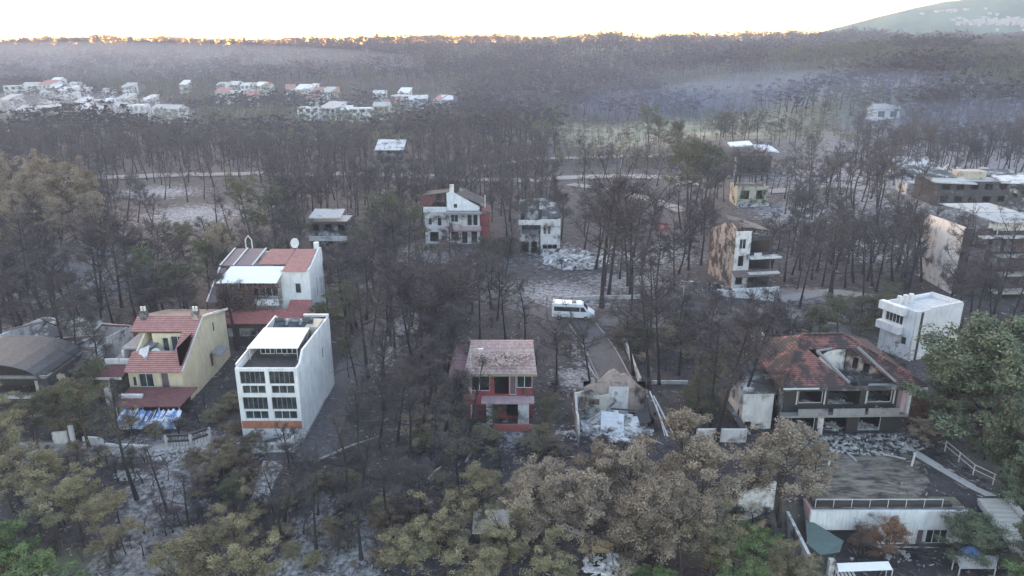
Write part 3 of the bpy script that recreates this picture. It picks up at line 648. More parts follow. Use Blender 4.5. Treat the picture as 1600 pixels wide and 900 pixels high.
for x0, x1 in ((1.2, 4.6), (5.2, 8.8), (9.2, 12.8)): H.box('balcony_wall', wall_mat('ashy_floor', (.30, .29, .29), .5), x0, -1.3, 2.803, x1, -1.15, 3.6)
EX0, EX1, EY0, EY1, RX0, RX1 = -1.2, 15.2, -1.5, 12.3, 3.6, 8.6
fr = lambda x, t: None
def rp(x, t):   # point on the front slope: t = 0 at the eave, 1 at the ridge
    return (x, EY0 + (RY - EY0) * t, E2 + (RT - E2) * t)
def ex(t, side): return (EX0 + (RX0 - EX0) * t) if side < 0 else (EX1 + (RX1 - EX1) * t)
def rquad(a, b, t0, t1, a2=None, b2=None, part='roof', mat=None): H.plate(part, mat or T_RED, [rp(a, t0), rp(b, t0), rp(b2 if b2 is not None else b, t1), rp(a2 if a2 is not None else a, t1)], .16)
rquad(ex(0, -1), 6.9, 0, .1, ex(.1, -1), 6.5); rquad(ex(.1, -1), 6.3, .103, .72, ex(.72, -1), 3.5)
rquad(12.0, ex(0, 1), 0, .1, 11.6, ex(.1, 1)); rquad(11.6, ex(.1, 1), .103, .72, 8.6, ex(.72, 1)); rquad(ex(.72, -1), ex(.72, 1), .723, 1, RX0, RX1)
H.plate('roof', T_RED if 0 else tile_mat('burnt_red_tiles_side', (.23, .085, .075), (.31, .135, .12), .64, rot=math.pi / 2), [(EX0, EY1, E2), (EX0, EY0, E2), (RX0, RY, RT), (RX0 + .01, RY + .02, RT)], .14)
H.plate('roof', tile_mat('burnt_red_tiles_side', (.23, .085, .075), (.31, .135, .12), .64, rot=math.pi / 2), [(EX1, EY0, E2), (EX1, EY1, E2), (RX1, RY + .02, RT), (RX1, RY, RT)], .14)
H.plate('roof', T_RED, [(EX1, EY1, E2), (EX0, EY1, E2), (RX0, RY + .03, RT), (RX1, RY + .03, RT)], .14)
H.mesh('ridge_cap', T_RED, MB().bar((RX0, RY, RT + .05), (RX1, RY, RT + .05), .25, .2).bar((EX1, EY0, E2 + .05), (RX1, RY, RT + .05), .25, .16).bar((EX0, EY0, E2 + .05), (RX0, RY, RT + .05), .25, .16))
H.mesh('eave_board', CHAR, MB().bar((EX0, EY0 - .08, E2 - .2), (EX1, EY0 - .08, E2 - .2), .14, .55)); H.mesh('gutter', FRAMEW, MB().bar((EX0 + .2, EY0 - .22, E2 - .12), (3.0, EY0 - .22, E2 - .12), .14)); H.mesh('gutter', FRAMEW, MB().bar((13.2, EY0 - .22, E2 - .3), (EX1, EY0 - .22, E2 - .3), .12, .3))
H.wall((8.4, 3.9), (11.4, 1.3), 6.2, 8.2, PEACH, [(.8, 6.5, 1.4, 7.9, 'v'), (2.0, 6.4, 2.7, 7.5, 'v')], t=.2, top=[(0, 9.0), (1.5, 8.6), (3.97, 6.9)], part='attic_wall'); H.wall((4.6, 3.6), (8.3, 3.9), 6.2, 8.0, WHITE2, t=.2, top=[(0, 7.4), (1.5, 8.5), (3.71, 8.9)], part='attic_wall')
H.mesh('roof_beam', CONC, MB().bar((6.6, -1.1, 6.7), (4.4, 3.0, 8.9), .28).bar((4.4, 3.0, 8.9), (6.2, 3.2, 9.1), .2).bar((11.9, -1, 6.7), (9.4, 3.5, 9.1), .26)); rubble(H.root, 'roof_rubble', RUINW, 8.6, 1.6, 6.2, 2.6, 1.6, .7, 120, .35, 12)
H.shell(-4.2, 1.2, -.7, 6.5, -1.5, 4.6, WHITE2, left=[(1, 2, 2, 3.4, 'v')], front=[(.4, -.5, 1.2, .8, 'v')]); H.mesh('annex_roof', RUINW, MB().plate([(-4.4, 1.0, 4.62), (-.5, 1.0, 4.62), (-.5, 6.7, 6.4), (-4.4, 6.7, 6.4)], .15))
H.box('chimney', WHITE2, -1.0, 8.2, 4, .2, 9.4, 8.9); H.mesh('fallen_panel', RUINW, MB().plate([(-6.2, 2.5, 3.0), (-5.6, 2.3, 3.0), (-3.6, -.6, .2), (-4.4, -.8, .2)], .1))
rubble(None, 'rubble', SHEET, 40, 72.4, 0, 6.5, 2.2, .6, 700, .24, 21, 'pale grey rubble strewn in front of the charred villa'); rubble(None, 'charred_beams', CHAR, 40, 72.2, 0, 6.8, 2.4, .8, 260, .3, 23, 'blackened boards and beams lying in the pale rubble before the charred villa')
for k_, (cx_, w_, zz_) in enumerate(((3, 1.3, 2.95), (6.9, 1.7, 2.95), (11, 1.3, 2.95), (2.6, 1.2, 0), (6.2, 1.4, 0), (10.3, 1.3, 0))): rubble(H.root, 'rubble', SHEET, cx_, .9, zz_, w_, .9, .8, 90, .25, 60 + k_)
rubble(None, 'rubble', SHEET, 5.8, 74.6, -.2, 3, 1.2, .7, 260, .3, 22, 'grey rubble below the terrace of the burnt red house')

# ---- modern white house
ax, ay, _ = atz(1422, 553, 1.0)
H = House('modern_white_house', 'clean white modern house with flat roof and corner balcony', (ax, ay, 1.0), math.radians(24), (-1, -1, 11, 7), mark='the modern white house')
H.wall((0, 0), (9.6, 0), -2, 6.3, wall_mat('lilac_white_plaster', (.60, .59, .61), .04)); H.box('drain_channel', INNER, .9, -.06, -2, 1.35, -.003, 6.1); H.wall((9.6, .25), (9.6, 5.2), -2, 6.3, WHITE); H.wall((9.6, 5.4), (0, 5.4), -2, 6.3, WHITE)
H.wall((0, 5.2), (0, .25), -2, 6.3, WHITE, [(.3, 3.6, 3.2, 5.1, 'g', 5), (3.3, .9, 4.2, 2.1, 'g', 1)])
H.box('flat_roof', wall_mat('pale_roof', (.55, .55, .55), .15), .26, .26, 5.6, 9.3, 5.1, 5.8); H.box('balcony', WHITE, -.9, 1.7, 2.4, -.003, 5.6, 3.5); H.box('balcony_roof', WHITE, -.9, 1.5, 5.3, -.003, 5.6, 6.5)
for i in range(3): H.mesh('rooftop_tank', FRAMEW, MB().tube([(1.5 + i * 1.2, 4.2, 5.8), (1.5 + i * 1.2, 4.2, 7.2)], .35, 10))
H.mesh('parapet_cap', FRAMEW, MB().bar((3, .3, 6.4), (9.6, .3, 6.4), .3, .12).bar((9.5, .3, 6.4), (9.5, 5.2, 6.4), .3, .12))

# ---- bottom right house under its roof garden
H = House('roof_garden_house', 'long low white house dug in under a scorched roof garden', (28.8, 60.2, -4), 0, (0, -.5, 15.5, 11.5), mark='the roof garden house')
LAWN, ntl, bl = new_mat('scorched_lawn'); cl = mix(ntl, noise_fac(ntl, .9, .38, .62, detail=9, stretch=(.6, 1.6, 1)), (.05, .043, .038), (.24, .21, .18)); cl = mix(ntl, noise_fac(ntl, .35, .55, .68, detail=7), cl, (.13, .145, .085)); ntl.links.new(cl, bl.inputs['Base Color']); bl.inputs['Roughness'].default_value = 1; bump(ntl, bl, noise_fac(ntl, 4, 0, 1, detail=8), .8, .15)
H.wall((0, 0), (15.2, 0), -.5, 3.85, WHITE, t=.3, ops=[(1.2, .1, 6.2, 1.75, 'v'), (7.6, .15, 9.4, 1.75, 'g', 3), (10.6, .1, 11.3, 1.75, 'd', 1), (11.5, .15, 13.6, 1.75, 'g', 3)], part='front_wall')
H.wall((0, 11), (0, .3), -.5, 3.85, PINKW, t=.3, part='side_wall'); H.box('ledge', FRAMEW, 6.8, -.5, -.3, 14.5, -.003, .1); H.box('back_room', INNER, .5, 2.6, -.4, 14.9, 2.9, 3.3)
H.box('roof_garden', LAWN, .31, .31, 3.4, 15.0, 11.8, 3.98)
rl = MB()
for i in range(8): rl.tube([(.5 + i * 1.75, .45, 3.9), (.5 + i * 1.75, .45, 4.9)], .035, 6)
rl.bar((.5, .45, 4.9), (12.8, .45, 4.9), .05); H.mesh('railing', FRAMEW, rl); H.box('hedge_strip', INNER, .35, .55, 3.983, 13.8, 1.1, 4.3)
for p0, p1 in (((1293, 732), (1297, 706)), ((1424, 728), (1430, 708))):
    a0 = atz(p0[0], p0[1], .0); setp(MB().tube([(a0[0], a0[1], -.3), (a0[0] + .15, a0[1], 1.6)], .11, 8).build('garden_post', FRAMEW), 'short white post at the %s corner of the roof garden' % ('open' if p0[0] < 1350 else 'walkway'), 'post')
for k, (a_, b_) in enumerate((((1315, 700), (1338, 720)), ((1355, 704), (1415, 717)))):
    A = atz(*a_, .15); B = atz(*b_, .1); setp(MB().bar(A, B, .14).build('fallen_pole', SHEET), ('short' if k == 0 else 'long') + ' pale pole lying across the roof garden edge', 'pole')
# ---- stairs, walkway, fences
st = MB(); 
SA = (46.6, 62.4, 0.0); 
for k in range(22):
    z = -.1 - k * .17; y = 62.3 - k * .52; x = 46.0 + k * .05
    st.box(x, y - .56, z - .6, x + 2.6 + k * .02, y, z)
STEPM = plain('pale_stone_steps', (.47, .46, .44), .9, var=.15)
setp(st.build('outdoor_stairs', STEPM), 'broad pale stone stairs descending beside the roof garden house', 'stairs')
wl = MB()
for k in range(7):
    z = .55 - k * .56; y = 62.3 - k * 1.64; wl.hexa([(48.75 + k * .18, y, z - 2), (48.75 + (k + 1) * .18, y - 1.64, z - 2.6), (49.0 + (k + 1) * .18, y - 1.64, z - 2.6), (49.0 + k * .18, y, z - 2)], [(48.75 + k * .18, y, z), (48.75 + (k + 1) * .18, y - 1.64, z - .56), (49.0 + (k + 1) * .18, y - 1.64, z - .56), (49.0 + k * .18, y, z)])
setp(wl.build('stair_wall', FRAMEW), 'sloping white wall along the outer side of the stone stairs', 'wall')
wk = MB(); pa = [(43.4, 71.9), (44.6, 67.8), (45.9, 64.2), (46.9, 62.5)]
for (x0, y0), (x1, y1) in zip(pa, pa[1:]): wk.hexa([(x0, y0, -.6), (x1, y1, -.6), (x1 + 1.1, y1, -.6), (x0 + .9, y0, -.6)], [(x0, y0, .12), (x1, y1, .12), (x1 + 1.1, y1, .12), (x0 + .9, y0, .12)])
setp(wk.build('walkway', STEPM), kind='structure'); AVOID.append((42.5, 57, 50.5, 72.5))
def fence_line(name, label, pts, hgt, mat, step=1.8, rails=2, post=.09, bars=0):
    PS = []; rt = MB()
    for a, b2 in zip(pts, pts[1:]):
        a = Vector(a); b2 = Vector(b2); n = max(1, int((b2 - a).length / step))
        for k in range(n + 1):
            q = a.lerp(b2, k / n)
            if k or not PS: PS.append(MB().bar(q - Vector((0, 0, .3)), q + Vector((0, 0, hgt)), post))
        for r_ in range(rails):
            zz = hgt * (1 - r_ * .85 / max(1, rails)) - .06; rt.bar(a + Vector((0, 0, zz)), b2 + Vector((0, 0, zz)), post * .7)
        if bars:
            nb = int((b2 - a).length / bars)
            for k in range(nb): q = a.lerp(b2, k / nb); rt.bar(q, q + Vector((0, 0, hgt - .1)), .03)
    root = empty(name, tuple(pts[0]), label, 'fence')
    for nm, m_ in [('post', q) for q in PS] + [('railing', rt)]:
        m_.v = [tuple(Vector(v) - Vector(pts[0])) for v in m_.v]; m_.build(nm, BLACK if (bars and nm == 'railing') else mat, root)
g3 = lambda px, py, z=None: (lambda p: (p[0], p[1], p[2]))(at(px, py) if z is None else atz(px, py, z))
fence_line('garden_fence', 'pale post and rail fence running down past the grey trees', [g3(1476, 705), g3(1520, 742), g3(1578, 795)], 1.3, FRAMEW)
fence_line('garden_fence', 'dark iron fence with pale pillars below the blue tarpaulin', [g3(262, 700), g3(300, 698), g3(328, 688)], 1.6, SHEET, bars=.3, post=.3)
GW = [((85, 694), (108, 692), 1.5, 'broken white wall stub where the dusty path begins'), ((112, 692), (118, 692), 2.2, 'white gate pillar beside the broken wall stub'), ((132, 694), (162, 696), 1.0, 'low white wall piece before the dark green pines'), ((165, 697), (232, 700), .35, 'thin pale kerb wall below the yellow house')]
# ---- patio things at bottom right
H = House('garden_shelter', 'white walled shelter under a sagging green shade cloth', (27.0, 55.5, -4), 0, (0, 0, 5, 6), cat='shelter')
H.wall((.0, 7), (0, 0), -.5, 2.6, WHITE2, t=.3, top=[(0, 2.9), (7, 2.2)]); H.box('pier', WHITE2, 1.6, -.6, -.5, 2.1, -.2, 2.4)
c1 = [atz(1258, 808, -1.3), atz(1318, 845, -1.6), atz(1312, 862, -1.7), atz(1282, 867, -1.8), atz(1262, 850, -1.5)]
H.plate('shade_cloth', TEAL, [(p[0] - 27, p[1] - 55.5, p[2] + 4) for p in c1], .06)
for i in range(5): H.mesh('bench_slat', FRAMEW, MB().bar((2.3 + i * .35, -1.4, 1.2), (2.3 + i * .35, .2, 1.4), .2, .05))
p = atz(1310, 893, -2.2); q = atz(1395, 890, -2.2); r_ = atz(1388, 877, -2.0); s_ = atz(1308, 880, -2.0)
rt = empty('patio_awning', (p[0], p[1], -4), 'small white awning on thin posts before the low white house', 'awning')
MB().plate([(v[0] - p[0], v[1] - p[1], v[2] + 4) for v in (p, q, r_, s_)], .05).build('awning_cloth', AWN, rt)
for v in (p, q, r_, s_): MB().tube([(v[0] - p[0], v[1] - p[1], -.3), (v[0] - p[0], v[1] - p[1], v[2] + 4)], .05, 6).build('post', FRAMEW, rt)
p = atz(1500, 888, -2.6); q = atz(1556, 888, -2.6); r_ = atz(1560, 868, -2.4); s_ = atz(1492, 868, -2.4)
rt = empty('grey_gazebo', (p[0], p[1], -4), 'flat grey patio canopy at the foot of the stone stairs', 'canopy')
MB().plate([(v[0] - p[0], v[1] - p[1], v[2] + 4) for v in (p, q, r_, s_)], .06).build('canopy_sheet', SHEET, rt)
for v in (p, q, r_, s_): MB().tube([(v[0] - p[0], v[1] - p[1], -.3), (v[0] - p[0], v[1] - p[1], v[2] + 4)], .06, 6).build('post', FRAMEW, rt)
p = atz(1519, 861, -2.2); setp(MB().tube([(p[0], p[1], -2.5), (p[0], p[1], -2.05), (p[0], p[1], -1.7)], [.95, .6, .05], 8).build('blue_parasol', BLUEC), 'small blue folded cloth on the grey canopy', 'cloth')

# ---- white centre house
H = House('white_gable_house', 'smoke stained white three storey house with broad gable and burnt roof', (-19.7, 161.3, 0), 0, (0, -2, 14.6, 10), mark='the white gable house')
H.wall((5.0, 0), (12.4, 0), -2, 7.6, WHITE2, [(.9, 5.2, 2.6, 6.9, 'g', 2), (4.6, 4.4, 5.7, 7.0, 'g', 1), (5.9, 4.4, 7.0, 7.0, 'f', 1), (.9, .8, 2.6, 3, 'v'), (3.4, .3, 4.6, 3, 'v'), (5.5, .3, 6.8, 3, 'v')], part='wall')
H.wall((5.0, 1.0), (12.4, 1.0), 7.61, 9.2, WHITE, [(1.5, 8.2, 2.4, 9.19, 'g', 1)], top=[(0, 11.6), (1.2, 12.0), (2.6, 11.2), (7.4, 8.6)], part='gable_wall')
H.wall((0, .6), (4.997, .6), -2, 7.4, WHITE2, [(.8, 4.4, 1.6, 6, 'g', 1), (2.8, 4.2, 3.8, 6.2, 'f', 1), (1, .5, 3, 2.8, 'v')]); H.box('parapet', WHITE, -.2, .1, 7.41, 4.99, .4, 8.6)
H.wall((12.4, .25), (12.4, 9), -2, 8, PINKW, [(3, 4, 4.5, 6, 'v')]); H.wall((0, 9), (0, .85), -2, 7.4, WHITE2); H.wall((12.4, 9.3), (0, 9.3), -2, 8.0, CHAR)
H.box('balcony_floor', CONC, 4.6, -1.6, 7.2, 12.8, -.003, 7.6); H.box('balcony_wall', PINKW, 4.6, -1.6, 3.6, 12.8, -1.4, 4.6); H.box('balcony_floor', CONC, 4.6, -1.39, 3.4, 12.8, -.003, 3.6)
H.plate('roof', CHAR, [(7.4, 1.3, 11.3), (13.2, .6, 8.5), (13.4, 9, 8.8), (7.6, 9, 11.7)], .2); H.plate('roof', ROOFFELT, [(-.8, 3.5, 10.6), (6.0, 3.2, 11.6), (6.2, 9, 11.4), (-.8, 9, 10.6)], .2); H.plate('side_roof', REDSHD, [(12.5, .3, 8.2), (14.8, .6, 7.2), (14.8, 8, 7.4), (12.6, 8, 8.4)], .15)
H.wall((14.4, 1.2), (14.4, 8), -2, 6.9, REDW); H.wall((12.6, 1.0), (14.4, 1.0), -2, 6.9, REDW); H.box('chimney', WHITE2, 5.6, 2.5, 11.4, 6.5, 3.4, 13.2); H.mesh('roof_post', FRAMEW, MB().bar((13.6, 2, 8.2), (13.6, 2, 11), .2)); H.box('roof_room_wall', REDSHD, -1.4, 3.7, 7.6, 1.6, 4.0, 10.4)

# ---- burnt white house with rubble slope
H = House('collapsed_white_house', 'burnt white three storey house with one side slid into rubble', (2.1, 151.5, 0), 0, (-1, -2, 9, 9), mark='the collapsed white house')
H.wall((4.0, 0), (8.2, 0), -2, 8.0, WHITE2, [(.6, 4.8, 1.2, 6.6, 'v'), (1.5, 4.8, 2.1, 6.6, 'v'), (.4, 1.5, 3.6, 2.6, 'f', 3)]); H.wall((-.5, 1.2), (3.997, 1.2), -2, 7.6, RUINW, [(.5, 4.4, 2.2, 6.8, 'v'), (2.6, 4.4, 4, 6.8, 'v'), (.5, .5, 2, 2.9, 'v'), (2.6, .5, 3.8, 2.9, 'v')])
H.wall((8.2, .25), (8.2, 8), -2, 8, WHITE2); H.wall((-.5, 8), (-.5, 1.45), -2, 7.6, RUINW); H.wall((8.2, 8.3), (-.5, 8.3), -2, 10.8, RUINW, top=[(0, 9), (3, 11), (8.7, 10.6)])
H.mesh('roof', RUINW, MB().plate([(3.6, 1.0, 8.1), (8.2, .8, 8.3), (7.4, 4.4, 10.7), (3.9, 5.2, 11.0)], .2).plate([(8.25, .8, 8.3), (8.5, 5, 8.2), (7.6, 6, 10.4), (7.45, 4.4, 10.7)], .2)); H.box('dormer_door', INNER, 3.5, .9, 8.1, 4.3, 1.2, 10.0)
H.box('balcony_wall', WHITE2, -.7, -.4, 6.9, 5.5, -.15, 7.9); H.box('floor', CONC, -.4, 1.5, 3.6, 8, 8, 3.9)
rubble(None, 'rubble', WHITE2, 13.2, 148, 0, 6.5, 6, 2.4, 700, .8, 31, 'white rubble spilling down from the collapsed white house', zf=h)

# ---- tall narrow ruin
H = House('narrow_burnt_house', 'tall narrow burnt house with a soot streaked peach side wall', (40.6, 128.5, 0), math.radians(9), (-1, -3, 8, 12), mark='the narrow peach walled house')
H.wall((0, 0), (2.9, 0), -2, 10.9, WHITE2, [(.7, 7.6, 2.0, 9.5, 'g', 2), (.7, 4.3, 1.9, 6.4, 'f', 1), (.6, .8, 2.0, 2.6, 'v')]); H.wall((2.9, .6), (7.4, .6), -2, 9.8, CHAR, [(.4, 6.6, 4.0, 9.0, 'v'), (.4, 3.6, 4.0, 5.6, 'v'), (.4, .4, 2.0, 2.6, 'v'), (2.4, .4, 4.0, 2.6, 'v')], t=.3)
H.wall((0, 11), (0, .25), -6, 10.9, PEACH, [(4, 5, 5, 7, 'v')], top=[(0, 9.2), (4, 10.4), (7.5, 12.3), (10.75, 11.2)]); H.wall((7.4, .9), (7.4, 11), -2, 9.0, CHAR); H.wall((7.4, 11.3), (0, 11.3), -2, 8.6, RUINW)
for z in (3.1, 6.0): H.box('balcony_floor', WHITE2, 2.4, -1.6, z, 8.4, .3, z + .28)
H.box('balcony_wall', WHITE2, 3.0, -1.6, 6.283, 4.4, -1.4, 7.2); H.mesh('canopy', T_GREY, MB().plate([(-.4, -1.9, 2.9), (8.2, -1.9, 2.9), (8.2, -.02, 3.6), (-.4, -.02, 3.6)], .15)); H.box('terrace_wall', WHITE, -1.0, -2.6, -2, 8.0, -2.3, .9)
H.mesh('roof', T_GREY, MB().plate([(2, 2, 11.4), (7.5, 2.5, 10.4), (7.5, 8, 10.4), (2, 7.5, 12.2)], .2).plate([(-.4, 3.2, 12.6), (2.6, 3, 12.0), (2.9, 4.4, 12.4), (-.2, 4.6, 13)], .2)); rubble(H.root, 'rubble', RUINW, -2.4, 1, -.5, 3.2, 3.5, 1.8, 260, .6, 41); rubble(H.root, 'roof_rubble', RUINW, 5, 5, 9.6, 2.4, 3, 1, 150, .5, 42)

# ---- generic mid distance houses
def simple_house(name, label, px, py, wpx, depth, hgt, mat, roof='flat', roofmat=None, nw=3, floors=2, kind='v', rz=0, mark=None, dz=0, group=None, sink=3):
    x, y, z = at(px, py); x2, _, _ = at(px + wpx, py); wd = (atz(px + wpx, py, z)[0] - atz(px, py, z)[0])
    H = House(name, label, (x, y, z + dz), rz, (-.5, -1, wd + .5, depth), mark=mark, group=group)
    fh = hgt / floors; ops = []; rops = []
    for f_ in range(floors):
        for k in range(nw):
            s0 = wd * (k + .22) / nw; s1 = wd * (k + .78) / nw; ops.append((s0, fh * f_ + .35 * fh, s1, fh * f_ + .82 * fh, kind, 2))
        rops.append((depth * .4, fh * f_ + .4 * fh, depth * .6, fh * f_ + .8 * fh, kind, 2))
    gt = None
    if roof == 'gable': gt = [(0, hgt), (depth / 2 - .25, hgt + depth * .22), (depth - .5, hgt)]
    if roof == 'shed': gt = [(0, hgt), (depth - .5, hgt + depth * .3)]
    H.shell(0, 0, wd, depth, -sink, hgt, mat, ops, rops, rtop=gt)
    rm = roofmat or mat
    if roof == 'flat': H.box('roof', rm, .26, .26, hgt - .5, wd - .26, depth - .26, hgt - .25)
    elif roof == 'gable':
        H.plate('roof', rm, [(-.4, -.5, hgt - .05), (wd + .4, -.5, hgt - .05), (wd + .4, depth / 2, hgt + depth * .22 + .12), (-.4, depth / 2, hgt + depth * .22 + .12)], .15)
        H.plate('roof', rm, [(-.4, depth / 2 + .01, hgt + depth * .22 + .12), (wd + .4, depth / 2 + .01, hgt + depth * .22 + .12), (wd + .4, depth + .5, hgt - .05), (-.4, depth + .5, hgt - .05)], .15)
    elif roof == 'shed': H.plate('roof', rm, [(-.4, -.5, hgt - .05), (wd + .4, -.5, hgt - .05), (wd + .4, depth + .4, hgt + depth * .32), (-.4, depth + .4, hgt + depth * .32)], .15)
    H.wd = wd; return H
H = simple_house('burnt_white_house', 'low burnt white house with open slab floors among the brown pines', 486, 392, 60, 8, 6.6, RUINW, 'flat', SHEET, 3, 2, mark='the low slab house')
H.box('balcony_wall', WHITE2, .2, -1.4, 2.6, H.wd, -1.2, 3.7); H.plate('roof_slab', SHEET, [(-.3, 1, 7.2), (H.wd * .8, 1, 7.2), (H.wd * .8, 6, 8.2), (0, 6, 8.2)], .2)
H = simple_house('hillside_ruin', 'small pale yellow ruin up the slope behind the narrow peach house', 1150, 322, 48, 7, 5.5, wall_mat('pale_yellow', (.52, .50, .38), .5), 'flat', CHAR, 2, 1, mark='the hillside ruin')
H.wall((0, -1.6), (H.wd, -1.6), -2, 1.2, WHITE2, part='terrace_wall'); H.mesh('roof_beam', CHAR, MB().bar((0, 3, 8.5), (9, 3, 8.5), .4).bar((0, 3, 5), (0, 3, 8.5), .4).bar((9, 3, 5), (9, 3, 8.5), .4))
H = simple_house('hillside_ruin', 'upper burnt house with two white slab roofs behind tree trunks', 1143, 275, 60, 9, 7, CHAR, 'flat', CHAR, 3, 2)
H.plate('roof_slab', WHITE, [(-1, 0, 10.2), (6.4, 0, 10.8), (6.4, 5, 11.6), (-1, 5, 11.0)], .4); H.plate('roof_slab', WHITE, [(7.2, 0, 9.4), (15.6, 0, 8.4), (14, 5, 10.0), (7.5, 5, 10.4)], .4); H.box('pier', WHITE2, .5, -.6, -2, 1.3, -.1, 9)
H = simple_house('ridge_cottage', 'tiny white cottage half hidden among pines on the wooded spur', 1366, 190, 38, 9, 6, WHITE, 'gable', SHEET, 2, 1, kind='g')
H = simple_house('distant_ruin', 'small white ruin standing alone in the grey woods below the far villas', 588, 254, 42, 9, 5, RUINW, 'shed', WHITE2, 3, 2)
# right hand block with slipped roof
x, y, z = at(1468, 455)
H = House('tall_burnt_block', 'tall burnt apartment block with slipped grey roof sheets and black floors', (79.2, 124.5, 1), math.radians(3), (-1, -3, 20, 14), cat='apartment block', mark='the tall burnt block')
H.wall((0, 12), (0, .3), -4, 11.6, WHITE2, t=.3); H.wall((0, 0), (5, 0), -4, 11.4, CHAR, [(1.2, 8.6, 4.6, 11, 'v'), (1.2, 5.2, 4.6, 7.6, 'v'), (1.2, 1.6, 4.6, 4, 'v')], t=.3); H.wall((5, 0), (19, 0), -4, 10.9, CHAR, [(k * 2.3 + .4, zz, k * 2.3 + 2.2, zz + 2.2, 'v') for k in range(6) for zz in (.6, 3.9, 7.2)], t=.3); H.wall((19, .3), (19, 12), -4, 11, CHAR, t=.3)
for k, zz in enumerate((0, 3.2, 6.5, 9.9)): H.box('balcony_floor', SHEET if k != 3 else WHITE2, (6.0 if k < 3 else 2.5), -2.4 + .3 * k, zz, 18.6, -.003, zz + .28)
for k in range(4): H.box('slab_edge', CONC, 7.5 + k * .8, -3.2 + k * .3, .6 + k * 3.2, 11 + k, -2.2, .85 + k * 3.2)
H.box('roof_room_wall', WHITE2, 4.5, .35, 10.9, 13, .6, 12.4); H.box('roof_room_wall', REDSHD, 13.1, .35, 10.9, 19, .6, 12.6)
H.plate('roof', SHEET, [(.1, 8.5, 14.2), (9.5, 8.5, 14.2), (11.6, 3.4, 13.6), (2.8, 3.4, 13.6)], .15); H.plate('roof', SHEET, [(2.6, 3.3, 13.5), (19.5, 3.3, 13.5), (19.5, -.8, 12.6), (5.2, -.8, 12.6)], .15)
H.mesh('roof_post', FRAMEW, MB().bar((5.4, -.6, 10.2), (5.4, -.6, 12.5), .14).bar((11.5, -.6, 10.2), (11.5, -.6, 12.5), .14).bar((16, -.6, 10.2), (16, -.6, 12.5), .14))
# right far complex
H = simple_house('flat_roof_villa', 'burnt villa with a tan parapet and a chimney-like mast on the far slope', 1462, 322, 110, 12, 6.5, CHAR, 'flat', SHEET, 5, 2, mark='the tan topped villa')
H.box('roof_room', wall_mat('tan_plaster', (.46, .40, .33), .35), 8, 5, 6.3, 15, 9, 8.4); H.plate('roof_slab', SHEET, [(-2, -1, 6.6), (9, -1.5, 6.2), (8, 4, 7.0), (-2, 4, 7.2)], .3); H.plate('roof_slab', WHITE2, [(16, 0, 6.4), (27, -1, 6.0), (26, 6, 7.4), (17, 6, 7.2)], .3); H.plate('roof_slab', RUINW, [(-7, 3, 8.3), (6.5, 3, 6.9), (6.8, 8, 8.0), (-7, 8, 10.2)], .3)
H = simple_house('grey_wall_house', 'long pale wall of a burnt house beside the forest edge on the slope', 1415, 305, 62, 6, 3.4, WHITE2, 'flat', SHEET, 0, 1)
H = simple_house('far_slope_house', 'white slabs of a fallen house at the edge of the smoky slope', 1405, 278, 60, 8, 3.2, RUINW, 'shed', WHITE2, 3, 1)
H = simple_house('far_slope_house', 'pale collapsed house among leaning trunks beside the tall burnt block', 1545, 318, 60, 10, 4.5, RUINW, 'shed', RUINW, 4, 1)
for k_, (px_, py_, n_, rx_, lab_) in enumerate(((1440, 272, 260, 16, 'white rubble field before the far slabs of the fallen house'), (1560, 285, 320, 20, 'pale broken roofs and rubble behind the tall burnt block'), (1500, 300, 260, 16, 'scattered pale slabs below the tan topped villa'))):
    x_, y_, z_ = at(px_, py_); rubble(None, 'rubble', SHEET if k_ % 2 else WHITE2, x_, y_, z_, rx_, 9, 2.2, n_, 2.2, 90 + k_, lab_, zf=h)
# left domed shed and white ruins
H = House('domed_burnt_building', 'charred building with a grey barrel roof and open black floors', (-62.5, 79.6, 0), 0, (-6, -1, 8, 8), mark='the charred domed building')
H.wall((-6, 0), (7, 0), -2, 4.8, CHAR, [(1.0, 2.9, 5.6, 4.5, 'v'), (6.2, 2.9, 11.8, 4.5, 'v'), (1.0, .1, 5.6, 2.2, 'v'), (6.2, .1, 11.8, 2.2, 'v')], t=.3); H.wall((7, .3), (7, 8), -2, 4.8, CHAR, [(1.5, 2.8, 3.5, 4.4, 'v')], t=.3); H.wall((7, 8.3), (-6, 8.3), -2, 4.8, CHAR)
mb = MB()
for k in range(10):
    a0 = math.pi * k / 10; a1 = math.pi * (k + 1) / 10; P0 = (-.5 + 6.9 * -math.cos(a0), 4.9 + 2.1 * math.sin(a0)); P1 = (-.5 + 6.9 * -math.cos(a1), 4.9 + 2.1 * math.sin(a1)); mb.plate([(P0[0], -.6, P0[1]), (P1[0] - .004, -.6, P1[1]), (P1[0] - .004, 8.4, P1[1]), (P0[0], 8.4, P0[1])], .12)
H.mesh('barrel_roof', plain('sooty_sheet', (.075, .078, .085), .7, var=.5), mb); H.box('floor_edge', SHEET, -6.2, -.5, 2.35, 7.1, -.003, 2.6); H.box('floor_edge', SHEET, -6.2, -.5, -.1, 7.1, -.003, .15); H.wall((-6, -.2), (7, -.2), 4.83, 5.2, GREYM, part='eave_board')
H = House('burnt_white_villa', 'burnt white villa with arched bays behind the barrel roofed building', (-70, 92, 0), math.radians(-14), (0, 0, 16, 9), mark='the burnt white villa')
